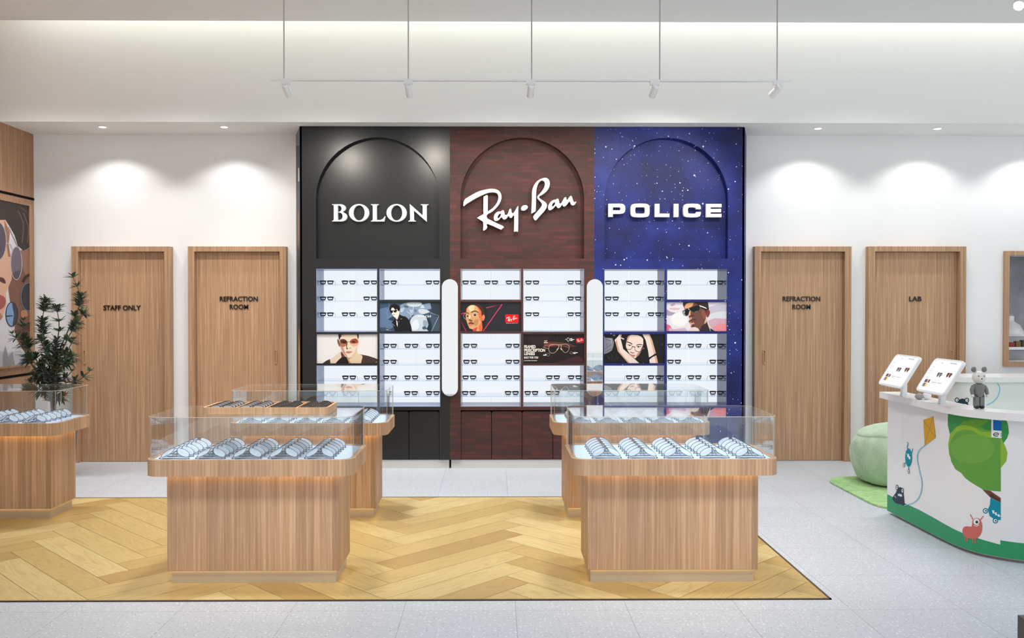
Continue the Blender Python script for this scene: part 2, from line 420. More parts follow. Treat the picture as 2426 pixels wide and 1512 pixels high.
# script word, coordinates in photo pixels
def sA(l): return [(1090 + x / 10.08, 410 + y / 10.08) for x, y in l]
def sB(l): return [(1220 + x / 10.08, 410 + y / 10.08) for x, y in l]
SCRIPT = [
 (sA([(80, 735), (85, 690), (120, 625), (160, 595), (310, 505), (460, 430), (640, 385), (760, 372), (870, 390), (950, 445), (990, 545), (975, 660), (910, 780), (800, 900), (720, 955), (656, 990), (656, 1100), (1030, 1280), (1020, 1330), (985, 1362), (950, 1355), (650, 1222), (650, 1300), (630, 1345), (590, 1375), (548, 1382), (550, 1175), (405, 1082), (552, 995), (555, 900), (560, 590), (575, 560), (630, 530), (664, 560), (660, 905), (690, 905), (780, 840), (880, 715), (918, 580), (888, 485), (790, 455), (670, 468), (530, 525), (380, 600), (230, 690), (140, 750), (95, 792), (75, 780)]), []),
 (sA([(805, 1090), (815, 1020), (860, 955), (920, 925), (970, 928), (1000, 900), (1040, 898), (1055, 930), (1070, 1000), (1090, 1010), (1120, 1005), (1150, 960), (1175, 880), (1205, 855), (1225, 880), (1235, 950), (1260, 965), (1290, 945), (1360, 825), (1380, 803), (1392, 820), (1388, 1380), (1370, 1408), (1310, 1410), (1290, 1395), (1296, 1020), (1240, 1070), (1205, 1080), (1180, 1060), (1160, 1025), (1110, 1095), (1060, 1118), (1025, 1105), (990, 1060), (930, 1125), (880, 1150), (830, 1148)]),
  [sA([(895, 1065), (915, 1010), (950, 978), (978, 980), (968, 1030), (930, 1080), (905, 1088)])]),
 (sB([(148, 850), (165, 805), (215, 775), (265, 770), (305, 795), (305, 840), (260, 885), (205, 903), (160, 890)]), []),
 (sB([(395, 965), (398, 880), (410, 600), (412, 450), (430, 350), (470, 265), (530, 190), (610, 135), (700, 105), (770, 112), (820, 165), (838, 250), (810, 360), (740, 450), (660, 510), (590, 550), (580, 580), (620, 625), (720, 690), (765, 750), (762, 820), (710, 910), (600, 1030), (520, 1125), (490, 1140), (460, 1110), (440, 1050), (470, 1000), (560, 900), (630, 810), (650, 750), (630, 700), (560, 625), (535, 580), (550, 540), (640, 440), (700, 340), (720, 255), (705, 195), (660, 165), (610, 180), (560, 245), (525, 350), (510, 480), (500, 880), (485, 920), (450, 945), (410, 968)]), []),
 (sB([(797, 830), (810, 760), (860, 685), (920, 645), (980, 635), (1010, 612), (1045, 622), (1065, 720), (1095, 728), (1130, 690), (1180, 595), (1215, 572), (1235, 600), (1245, 655), (1290, 590), (1335, 543), (1365, 560), (1395, 660), (1425, 700), (1460, 680), (1468, 705), (1420, 765), (1375, 772), (1340, 740), (1310, 675), (1260, 740), (1200, 798), (1160, 795), (1135, 755), (1090, 820), (1045, 838), (1010, 820), (985, 778), (920, 850), (850, 890), (815, 882)]),
  [sB([(890, 780), (905, 730), (945, 700), (970, 700), (955, 755), (915, 798), (893, 800)])]),
]

# ------------------------------------------------------------------ flat printed pictures
class Print:
    """layers of coloured outlines on a plane; mp(u, v, depth) maps sheet coordinates to the place"""
    def __init__(s, mp, step=.0001): s.mb = MB(); s.mp = mp; s.k = 0; s.step = step
    def _d(s): s.k += 1; return s.k * s.step
    def ink(s, c, rough=.45): return mat('ink_%d_%d_%d' % c, c, rough, 0, .3) if not hasattr(c, 'use_nodes') else c
    def poly(s, pts, c, smooth=0, holes=()):
        if smooth: pts = crom(pts, smooth)
        s.mb.plate(pts, holes, s._d(), None, s.mp, s.ink(c)); return s
    def rect(s, x0, y0, x1, y1, c): return s.poly([(x0, y0), (x1, y0), (x1, y1), (x0, y1)], c)
    def ell(s, cx, cy, rx, ry, c, n=20): return s.poly(ellipse(cx, cy, rx, ry, n), c)
    def ring(s, cx, cy, rx, ry, w, c, n=24): return s.poly(ellipse(cx, cy, rx, ry, n), c, 0, [ellipse(cx, cy, rx - w, ry - w, n)])
    def line(s, pts, w, c, smooth=0, closed=False):
        if smooth: pts = crom(pts, smooth, closed)
        P = [Vector(p) for p in pts]; L = []; R = []; k = len(P)
        for i in range(k):
            t = (P[(i + 1) % k] - P[i - 1]) if closed else (P[min(i + 1, k - 1)] - P[max(i - 1, 0)])
            t.normalize(); nn = Vector((-t.y, t.x)) * w / 2
            L.append(P[i] + nn); R.append(P[i] - nn)
        d = s._d(); vs = [s.mp(p.x, p.y, d) for p in L + R]
        fs = [(i, (i + 1) % k, k + (i + 1) % k, k + i) for i in range(k if closed else k - 1)]
        s.mb.add(vs, fs, s.ink(c)); return s
    def text(s, body, x0, y0, x1, y1, c, bold=0.0):
        vs, fs = text_shape(body, bold); d = s._d()
        s.mb.add([s.mp(x0 + v[0] * (x1 - x0), y1 + v[1] * (y0 - y1), d) for v in vs], fs, s.ink(c)); return s
    def shapes(s, shp, x0, y0, x1, y1, c):
        al = [p for o, h in shp for p in o]
        a0 = min(p[0] for p in al); a1 = max(p[0] for p in al); b0 = min(p[1] for p in al); b1 = max(p[1] for p in al)
        f = lambda p: (x0 + (p[0] - a0) / (a1 - a0) * (x1 - x0), y0 + (p[1] - b0) / (b1 - b0) * (y1 - y0))
        for o, h in shp: s.poly([f(p) for p in o], c, 0, [[f(p) for p in q] for q in h]); s.k -= 1
        s.k += 1; return s
    def build(s, name, parent): return s.mb.build(name, None, parent, 0)

# ================================================================== the setting
def struct(name, mb, m, label=None, cat=None, bevel=0, smooth=35):
    o = mb.build(name, m, None, smooth, bevel); tag(o, label, cat, None, 'structure'); return o
YW = 9.30; YU = 8.85; XL = -4.885; ZC = 3.476; ZS = 4.38; YB = 8.66
struct('floor', MB().box(XL - .3, 9.3, 1.2, YW + .3, -.12, 0.0), TILE, 'pale speckled grey square floor tiles', 'floor')

# herringbone inlay
PX1, PY0, PY1, PX0 = 1.895, 4.853, 7.508, XL
def parquet():
    w_, L = .195, 1.17
    bm = bmesh.new(); uvl = bm.loops.layers.uv.new('UVMap'); cl = bm.loops.layers.float_color.new('tint')
    u = Vector((1, 1)).normalized(); v = Vector((-1, 1)).normalized(); org = Vector((-.62, 4.6))
    g = .0012; rnd = random.Random(3)
    for m_ in range(-7, 8):
        for k in range(-22, 40):
            for kind in (0, 1):
                bu, bv = k * w_ + m_ * L, k * w_ - m_ * L
                if kind == 0: a0, a1, b0, b1 = bu, bu + L, bv, bv + w_
                else: a0, a1, b0, b1 = bu + L, bu + L + w_, bv + w_ - L, bv + w_
                cs = [(a0 + g, b0 + g), (a1 - g, b0 + g), (a1 - g, b1 - g), (a0 + g, b1 - g)]
                P = [org + u * a + v * b for a, b in cs]
                if max(p.x for p in P) < PX0 or min(p.x for p in P) > PX1 or max(p.y for p in P) < PY0 or min(p.y for p in P) > PY1: continue
                f = bm.faces.new([bm.verts.new((p.x, p.y, .0045)) for p in P])
                c = (rnd.random(), rnd.random(), 0, 1)
                for lp, (a, b) in zip(f.loops, cs):
                    lu, lv = (a - a0, b - b0) if kind == 0 else (b - b0, a - a0)
                    lp[uvl].uv = (lu, lv); lp[cl] = c
    for co, no in (((PX0, 0, 0), (-1, 0, 0)), ((PX1 - .014, 0, 0), (1, 0, 0)), ((0, PY0 + .014, 0), (0, -1, 0)), ((0, PY1 - .014, 0), (0, 1, 0))):
        bmesh.ops.bisect_plane(bm, geom=bm.verts[:] + bm.edges[:] + bm.faces[:], plane_co=co, plane_no=no, clear_outer=True)
    me = bpy.data.meshes.new('floor_parquet'); bm.to_mesh(me); bm.free(); me.materials.append(PARQ)
    o = bpy.data.objects.new('floor_parquet', me); COL.objects.link(o)
    return tag(o, 'honey oak herringbone floor inlay under the display counters', 'floor', None, 'structure')
parquet()
tr = MB().box(PX0, PX1, PY0, PY1, .0, .003)
for b in ((PX0, PX1, PY0, PY0 + .013), (PX0, PX1, PY1 - .013, PY1), (PX1 - .013, PX1, PY0, PY1)): tr.box(b[0], b[1], b[2], b[3], .0, .006)
struct('trim_1', tr, BRONZE, 'thin bronze edge strip around the herringbone inlay', 'floor trim')

# walls: the back wall with the framed opening at the right
wx0, wx1 = 5.50, 6.60; wz0, wz1 = 1.06, 2.20
wb = MB()
wb.box(XL - .2, wx0, YW, YW + .2, 0, ZC + .3); wb.box(wx1, 9.3, YW, YW + .2, 0, ZC + .3)
wb.box(wx0, wx1, YW, YW + .2, 0, wz0); wb.box(wx0, wx1, YW, YW + .2, wz1, ZC + .3)
struct('wall_back', wb, WHITE, 'white back wall with the wooden doors', 'wall')
struct('wall_left', MB().box(XL - .2, XL, -3.0, YW, 0, ZS + .6), WALLWOOD, 'oak panelled left wall', 'wall')
gr = MB().box(XL, XL + .004, -3.0, YW, 2.775, 2.80).box(XL, XL + .004, -3.0, YW, .93, .955)
struct('trim_2', gr, SEAM, 'dark grooves along the oak panelled wall', 'wall trim')
struct('ceiling_rear', MB().box(XL, 9.1, YB + .1505, YW, ZC, ZC + .08), CEILW, 'low white ceiling strip above the doors', 'ceiling')
struct('wall_bulkhead', MB().box(XL, 9.1, YB, YB + .15, ZC, ZS + .6), CEILW, 'tall white bulkhead washed by hidden cove light', 'wall')
cm = MB().box(XL - .2, 9.3, 5.4, 8.38, ZS, ZS + .12)
struct('ceiling', cm, CEILW, 'grey shaded main ceiling along the top of the view', 'ceiling')
struct('trim_3', MB().box(XL - .2, 9.3, 8.0, YW + .2, ZS + .6, ZS + .7).box(XL, 9.1, 8.0, 8.1, ZS + .12, ZS + .6), CEILW, 'lid of the hidden cove slot above the ceiling edge', 'ceiling trim')
bb = MB()
for a, b in ((XL, -4.56), (-3.40, -3.28), (-2.22, -2.12), (2.70, 2.76), (3.84, 4.0), (5.07, 9.1)): bb.box(a, b, YW - .012, YW, 0, .11)
struct('baseboard_back', bb, WHITE, 'low white skirting along the back wall', 'baseboard')

# doors
def door(n, px0, px1, text, label, handle_px):
    x0 = at(px0, 840, YW - .08).x; x1 = at(px1, 840, YW - .08).x; z1 = at((px0 + px1) / 2, 584, YW - .08).z
    t = thing('door_%d' % n, label, 'door', ((x0 + x1) / 2, YW, 0), None, 'structure')
    fw = .068
    f = MB()
    f.plate([(x0, 0), (x0, z1), (x1, z1), (x1, 0), (x1 - fw, 0), (x1 - fw, z1 - fw * .8), (x0 + fw, z1 - fw * .8), (x0 + fw, 0)], [], YW - .085, YW, lambda u, v, d: (u, d, v))
    f.build('door_frame', DOORWOOD, t, bevel=.003)
    MB().box(x0 + fw + .003, x1 - fw - .003, YW - .022, YW - .002, .004, z1 - fw * .8 - .004).build('door_leaf', DOORWOOD, t)
    hx = at(handle_px, 845, YW - .03).x; hz0 = at(handle_px, 862, YW - .03).z; hz1 = at(handle_px, 829, YW - .03).z
    h = MB().plate(rrect(hx - .013, hx + .013, hz0, hz1, .012, 4), [rrect(hx - .007, hx + .007, hz0 + .008, hz1 - .008, .006, 4)], YW - .034, YW - .022, lambda u, v, d: (u, d, v))
    h.build('pull_handle', TRAYWOOD, t)
    for body, cx, y0, y1, wpx in text:
        a = at(cx - wpx / 2, y1, YW - .03); b = at(cx + wpx / 2, y0, YW - .03)
        vs, fs = text_shape(body, .012, .05)
        zs = max(v[2] for v in vs)
        mb = MB().add([(a.x + v[0] * (b.x - a.x), YW - .0265 - .0045 * v[2] / zs, a.z + v[1] * (b.z - a.z)) for v in vs], fs)
        tag(mb.build('door_lettering', BLACK, t, 30), 'raised black letters')
    return t
door(1, 170.5, 405, [('STAFF ONLY', 289, 723.5, 735.5, 88)], 'oak door lettered STAFF ONLY behind the plant', 200)
door(2, 446, 678.5, [('REFRACTION', 565.5, 702.5, 714, 90), ('ROOM', 566, 721.5, 733, 44)], 'oak door lettered REFRACTION ROOM left of the charcoal display', 653)
door(3, 1787, 2016, [('REFRACTION', 1899, 702.5, 714, 89), ('ROOM', 1899, 721.5, 733, 43)], 'oak door lettered REFRACTION ROOM right of the blue display', 1811)
door(4, 2056.5, 2287.5, [('LAB', 2169, 702.5, 714, 29)], 'oak door lettered LAB behind the tablets', 2255)

# framed opening into the lab
t = thing('window_1', 'oak framed wall opening onto grey concrete at the right edge', 'window', ((wx0 + wx1) / 2, YW, 1.0), None, 'structure')
MB().plate([(wx0 - .04, wz0 - .05), (wx1 + .04, wz0 - .05), (wx1 + .04, wz1 + .045), (wx0 - .04, wz1 + .045)], [[(wx0 + .012, wz0), (wx1 - .012, wz0), (wx1 - .012, wz1), (wx0 + .012, wz1)]], YW - .03, YW + .02, lambda u, v, d: (u, d, v)).build('window_frame', DOORWOOD, t)
MB().box(wx0 - .3, wx1 + .3, YW + .55, YW + .6, wz0 - .3, wz1 + .3).build('back_panel', CONC, t)
rv = MB().box(wx0 - .3, wx0 - .28, YW + .2, YW + .55, wz0 - .3, wz1 + .3).box(wx0 - .3, wx1 + .3, YW + .2, YW + .55, wz1 + .28, wz1 + .3).box(wx0 - .3, wx1 + .3, YW + .2, YW + .55, wz0 - .3, wz0 - .28).box(wx1 + .28, wx1 + .3, YW + .2, YW + .55, wz0 - .3, wz1 + .3)
rv.build('opening_reveal', CONC, t)
sh = thing('wall_shelf', 'white two tier shelf inside the oak framed opening', 'shelf', (5.9, YW + .3, 1.05))
MB().box(wx0 - .25, wx1, YW + .22, YW + .5, 1.175, 1.205).build('shelf_board', LACQ, sh)
MB().box(wx0 - .25, wx1, YW + .25, YW + .5, 1.325, 1.345).box(wx0 - .25, wx1, YW + .48, YW + .5, 1.205, 1.345).build('shelf_board', LACQ, sh)
MB().box(wx0 - .25, wx1, YW + .24, YW + .5, 1.03, 1.17).build('drawer_front', CONC, sh)
bt = thing('storage_bottle', 'white bottle with cap on the shelf in the oak framed opening', 'bottle', (5.74, YW + .36, 1.345))
MB().lathe([(.001, 0), (.15, 0), (.155, .02), (.11, .10), (.055, .14), (.05, .15)], (5.74, YW + .36, 1.345), 20).build('bottle_body', LACQ, bt)
MB().lathe([(.001, .15), (.052, .15), (.052, .20), (.03, .215), (.001, .215)], (5.74, YW + .36, 1.345), 16).build('bottle_cap', LACQ, bt)
for i, (c, lab) in enumerate((((150, 40, 60), 'small dark red box'), ((120, 100, 60), 'small olive box'), ((70, 64, 58), 'small brown box'))):
    b = MB().bbox(5.70 + i * .068, 5.755 + i * .068, YW + .27, YW + .32, 1.2055, 1.255 + .012 * i, .006)
    tag(b.build('storage_box', mat('box_%d' % i, c, .5)), lab + ' on the lower shelf of the oak framed opening', 'box', 'small boxes on the lab shelf')

# shopfront glass at the right edge
t = thing('window_2', 'shopfront glass pane with dark bottom rail at the right edge', 'window', (2.45, 4.0, 0), None, 'structure')
gx = fl(2419, 1575).x
gx = at(2420, 1490, 4.0).x
MB().box(gx + .012, gx + 1.3, 3.994, 4.006, .05, 3.0).build('glass_pane', GLASS, t)
MB().box(gx, gx + 1.3, 3.97, 4.03, 0, .205).build('bottom_rail', mat('dark_rail', (88, 88, 90), .4, .6), t)
# ================================================================== wall display units
def ux(px): return at(px, 640, YU).x
def uz(py): return at(1237, py, YU).z
MP = lambda u, v, d: (u, d, v)
def pxr(x0, x1, y0, y1): return (ux(x0), ux(x1), uz(y1), uz(y0))
def rectpts(x0, x1, z0, z1): return [(x0, z0), (x1, z0), (x1, z1), (x0, z1)]
T1 = [('bay', 637, 787, (674, 712.5, 750.5)), ('ad', 792, 861), ('bay', 865.5, 964, (902, 939.5))]
T2 = [('bay', 637, 711, (674,)), ('ad', 716, 785), ('bay', 790, 964, (826, 864.5, 902, 939.5))]
UNITS = {}
def unit(key, pxl, pxrr, arch, cols, material, lining, label, sign_label):
    x0, x1 = ux(pxl), ux(pxrr); z0, z1 = uz(1089.5), ZC - .004
    t = thing('wall_display', label, 'display wall', ((x0 + x1) / 2, YU + .2, 0)); UNITS[key] = t
    cx = (ux(arch[0]) + ux(arch[1])) / 2; r = (ux(arch[1]) - ux(arch[0])) / 2
    zs = uz(472); zb = uz(613); zr = uz(326) - zs
    archpts = [(cx + r, zb)] + [(cx + r * math.cos(PI * i / 40), zs + zr * math.sin(PI * i / 40)) for i in range(41)] + [(cx - r, zb)]
    holes = [archpts]
    for (a, b), rows in cols:
        for row in rows: holes.append(rectpts(*pxr(a, b, row[1], row[2])))
    dl, dr = ux(arch[0] + .5), ux(arch[1] - .5); dz = uz(972)
    outer = [(x0, z0), (dl, z0), (dl, dz), (dr, dz), (dr, z0), (x1, z0), (x1, z1), (x0, z1)]
    MB().plate(outer, holes, YU, YU + .09, MP).build('front_panel', material, t)
    MB().box(cx - r - .02, cx + r + .02, YU + .09, YU + .1, zb - .02, zs + zr + .02).build('arch_niche', material, t)
    MB().box(x0 + .01, x1 - .01, YU + .02, YW - .01, 0, z0 - .002).build('plinth', PLINTHG, t)
    MB().box(dl - .02, dr + .02, YU + .04, YU + .06, z0, dz + .02).build('gap_shade_plate', SEAM, t)  # near-black plate standing in for the shade behind the door gaps
    n = 4; w = (dr - dl) / n
    for i in range(n):
        a, b = dl + i * w + .003, dl + (i + 1) * w - .003; zt = dz - .012; q = .022
        pts = [(a, z0 + .004), (b, z0 + .004)] + [(b - q + q * math.cos(PI / 2 * j / 5), zt - q + q * math.sin(PI / 2 * j / 5)) for j in range(6)] + [(a + q - q * math.sin(PI / 2 * j / 5), zt - q + q * math.cos(PI / 2 * j / 5)) for j in range(6)]
        MB().plate(pts, [], YU + .012, YU + .032, MP).build('cabinet_door', material, t)
    for (a, b), rows in cols:
        for row in rows:
            X0, X1, Z0, Z1 = pxr(a, b, row[1], row[2])
            if row[0] == 'ad': continue
            g = .006
            lb = MB().plate(rectpts(X0 + .0005, X1 - .0005, Z0 + .0005, Z1 - .0005), [rectpts(X0 + g, X1 - g, Z0 + g, Z1 - g)], YU + .001, YW - .06, MP)
            lb.build('bay_lining', lining, t)
            mid = (X0 + X1) / 2
            MB().box(X0 + g, mid - .0012, YW - .08, YW - .065, Z0 + g, Z1 - g).box(mid + .0012, X1 - g, YW - .08, YW - .065, Z0 + g, Z1 - g).build('light_panel', PANELLIGHT, t)
            for sy in row[3]:
                z = uz(sy)
                MB().box(X0 + g, X1 - g, YU + .03, YW - .082, z - .009, z).build('glass_shelf', SHELFGLASS, t)
    return t
CA = ((749, 894), (898.5, 1043)); CB = ((1091, 1234.5), (1239, 1384)); CC = ((1431, 1575), (1579.5, 1723))
unit('c', 711, 1066, (749, 1041), [(CA[0], T1), (CA[1], T2)], CHAR, LINING, 'charcoal wall display with BOLON in white serif letters', '')
unit('b', 1066, 1408, (1091, 1383.5), [(CB[0], T2), (CB[1], T1)], BRICK, LININGR, 'maroon brick wall display with white Ray-Ban script', '')
unit('s', 1408, 1763, (1432, 1724), [(CC[0], T1), (CC[1], T2)], STAR, LININGB, 'starry blue wall display with white POLICE letters', '')
# splayed side returns
sp = MB().plate([(ux(711), YU), (ux(711) + .02, YU), (at(702, 640, YW).x + .02, YW), (at(702, 640, YW).x, YW)], [], .1, ZC - .004, lambda u, v, d: (u, v, d))
sp.build('side_return', CHAR, UNITS['c'])
def mside(u, v, d):       # a picture strip on the splayed left return: u 0 front .. 1 back, v px row
    a = Vector((ux(711), YU)); b = Vector((at(702, 640, YW).x, YW)); p = a.lerp(b, u)
    nn = Vector((-(b - a).y, (b - a).x)).normalized()
    if nn.x > 0: nn = -nn
    return (p.x + nn.x * d, p.y + nn.y * d, at(706, v, p.y).z)
ps = Print(mside, .0003)
ps.rect(.05, 345, .95, 1080, (16, 12, 12)).poly([(.15, 830), (.35, 775), (.5, 840), (.55, 940), (.3, 965), (.18, 900)], (214, 120, 30), 3).poly([(.2, 830), (.3, 800), (.38, 850), (.3, 900)], (238, 178, 50), 3).rect(.1, 398, .4, 430, (220, 220, 218))
ps.poly([(.2, 520), (.4, 500), (.5, 560), (.35, 590)], (176, 84, 30), 3)
ps.build('side_picture', UNITS['c'])
sp = MB().plate([(ux(1763), YU), (ux(1763) - .02, YU), (at(1767, 640, YW).x - .02, YW), (at(1767, 640, YW).x, YW)], [], .1, ZC - .004, lambda u, v, d: (u, v, d))
sp.build('side_return', STAR, UNITS['s'])
# sign lettering
def sign(shapes, px0, py0, px1, py1, parent, src=None, front=YU - .012, back=YU + .092):
    al = [p for o, h in shapes for p in o]
    a0 = min(p[0] for p in al); a1 = max(p[0] for p in al); b0 = min(p[1] for p in al); b1 = max(p[1] for p in al)
    f = lambda p: (ux(px0 + (p[0] - a0) / (a1 - a0) * (px1 - px0)), uz(py0 + (p[1] - b0) / (b1 - b0) * (py1 - py0)))
    for o, h in shapes:
        MB().plate([f(p) for p in o], [[f(p) for p in q] for q in h], front, back - .06, MP).build('sign_letter', LETTER, parent, 40)
    st = MB()
    for o, h in shapes:
        p = f(o[0]); q = f(o[len(o) // 2])
        m0 = ((p[0] + q[0]) / 2, (p[1] + q[1]) / 2)
    return
sign(SERIF, 784.7, 482.3, 1014.5, 524.7, UNITS['c'], front=YU + .045, back=YU + .1495)
sign([(crom(o, 2), [crom(q, 2) for q in h]) for o, h in SCRIPT], 1097.5, 420.5, 1365.4, 549.8, UNITS['b'], front=YU + .02, back=YU + .125)
sign(WIDE, 1441.5, 481.3, 1710.4, 514.2, UNITS['s'], front=YU + .02, back=YU + .125)

# advertising panels
def ad(key, rect, origin, size, paint, base):
    X0, X1, Z0, Z1 = pxr(*rect); t = UNITS[key]
    o = MB().box(X0 + .0005, X1 - .0005, YU + .014, YU + .03, Z0 + .0005, Z1 - .0005).build('advert_panel', mat('ad_%s' % rect[0], base, .5, 0, .3), t)
    x0c = (rect[0] - origin[0]) * 15.1625; x1c = (rect[1] - origin[0]) * 15.1625; y0c = (rect[2] - origin[1]) * 15.1625; y1c = (rect[3] - origin[1]) * 15.1625
    cl = lambda v, a, b: max(a, min(b, v))
    mp = lambda u, v, d: (X0 + (cl(u, x0c, x1c) - x0c) / (x1c - x0c) * (X1 - X0), YU + .0138 - d, Z1 - (cl(v, y0c, y1c) - y0c) / (y1c - y0c) * (Z1 - Z0))
    p = Print(mp); paint(p, x0c, x1c, y0c, y1c); p.build('printed_picture', o)
def ad1(p, x0, x1, y0, y1):
    p.rect(x0, y0, x1, y1, (58, 78, 102)).poly([(x0, 300), (420, 250), (620, 600), (640, 1000), (x0, 1000)], (92, 116, 152), 0).poly([(x0, y0), (500, y0), (480, 260), (x0, 330)], (54, 78, 106)).poly([(1940, y0), (x1, y0), (x1, 700), (1980, 480)], (42, 56, 72)).poly([(1850, 640), (x1, 640), (x1, y1), (1800, y1)], (60, 80, 98))
    p.poly([(870, 200), (1000, 130), (1110, 105), (1600, 98), (1690, 180), (1950, 110), (2000, 330), (1850, 360), (1960, 450), (1700, 530), (1300, 560), (1180, 720), (1000, 600), (860, 540)], (128, 150, 178))
    p.poly([(1120, 110), (1590, 100), (1640, 190), (1500, 250), (1200, 240)], (196, 212, 218), 3).poly([(1530, 360), (1720, 340), (1930, 440), (1700, 520), (1560, 470)], (196, 206, 214), 3).poly([(1650, 200), (1700, 190), (1760, 300), (1580, 310)], (190, 208, 226)).poly([(880, 330), (1020, 290), (980, 420), (900, 460)], (176, 194, 214), 3).poly([(1200, 350), (1330, 380), (1280, 520), (1240, 470)], (176, 186, 214)).poly([(1000, 200), (1180, 240), (1150, 300), (1020, 270)], (70, 100, 120)).poly([(1380, 340), (1480, 380), (1420, 470)], (84, 110, 132))
    p.poly([(1230, 780), (1400, 560), (1720, 560), (1860, 760), (1890, 950), (1820, 1060), (1860, y1), (1300, y1)], (190, 204, 216), 3).poly([(1280, 900), (1450, 700), (1560, 900), (1480, 1080), (1320, 1080)], (214, 224, 232), 3).poly([(1700, 760), (1830, 760), (1860, 930), (1720, 960)], (140, 156, 180), 3).poly([(1680, 980), (1800, 970), (1820, 1060), (1690, 1070)], (64, 92, 118), 3).poly([(1830, 690), (1930, 690), (2010, 900), (2010, y1), (1900, y1), (1830, 1030), (1890, 900)], (30, 46, 64), 2)
    p.line([(1960, 470), (2270, 585), (2000, y1)], 16, (176, 184, 192)).line([(2310, 870), (2180, 1100)], 8, (110, 124, 138)).line([(470, y0), (490, 230), (380, 480), (430, 560), (400, 680)], 14, (130, 156, 196)).line([(560, 550), (440, 690)], 14, (150, 170, 204)).line([(1110, 430), (1250, 520), (1270, 640)], 18, (210, 222, 232)).line([(1340, 230), (1330, 480), (1300, 560)], 14, (210, 224, 240))
    p.poly([(440, 700), (620, 600), (700, 700), (590, 760)], (44, 58, 90))
    p.poly([(690, y1), (600, 900), (570, 860), (600, 780), (660, 720), (720, 660), (840, 540), (950, 600), (1060, 605), (1150, 680), (1220, 800), (1270, 970), (1295, y1)], (18, 19, 21), 0)
    p.poly([(680, 600), (830, 530), (840, 620), (760, 720), (720, 690)], (226, 214, 200)).poly([(540, 330), (640, 280), (780, 320), (850, 400), (840, 520), (770, 600), (700, 640), (640, 610), (590, 540), (550, 460)], (236, 226, 216), 3)
    p.poly([(840, 540), (900, 600), (800, 800), (760, 760)], (24, 22, 24)).poly([(730, 740), (760, 760), (785, 870), (780, 980), (745, 900)], (220, 214, 218))
    p.poly([(490, 320), (510, 230), (590, 175), (680, 160), (780, 190), (850, 260), (868, 340), (840, 410), (790, 410), (760, 340), (690, 370), (640, 300), (570, 300), (540, 380), (505, 400)], (18, 14, 16), 3)
    p.poly([(830, 400), (860, 410), (850, 470), (820, 490)], (226, 200, 184), 3).poly([(500, 375), (630, 395), (755, 355), (745, 440), (690, 468), (645, 440), (622, 405), (605, 470), (560, 490), (520, 450)], (16, 12, 14), 2).ell(645, 538, 34, 18, (204, 120, 122))
    p.line([(590, 860), (670, 950)], 16, (150, 150, 150)).line([(790, 815), (850, 780)], 8, (150, 150, 150)).line([(880, 680), (910, 705), (940, 680)], 10, (180, 180, 180))
    p.shapes(SERIF, 1500, 560, 1990, 642, (232, 238, 242)).line([(360, 1030), (420, 1010), (480, 1035), (560, 1010)], 12, (170, 180, 192)).rect(368, 1068, 455, 1090, (186, 194, 204)).rect(368, 1106, 550, 1116, (140, 152, 168))
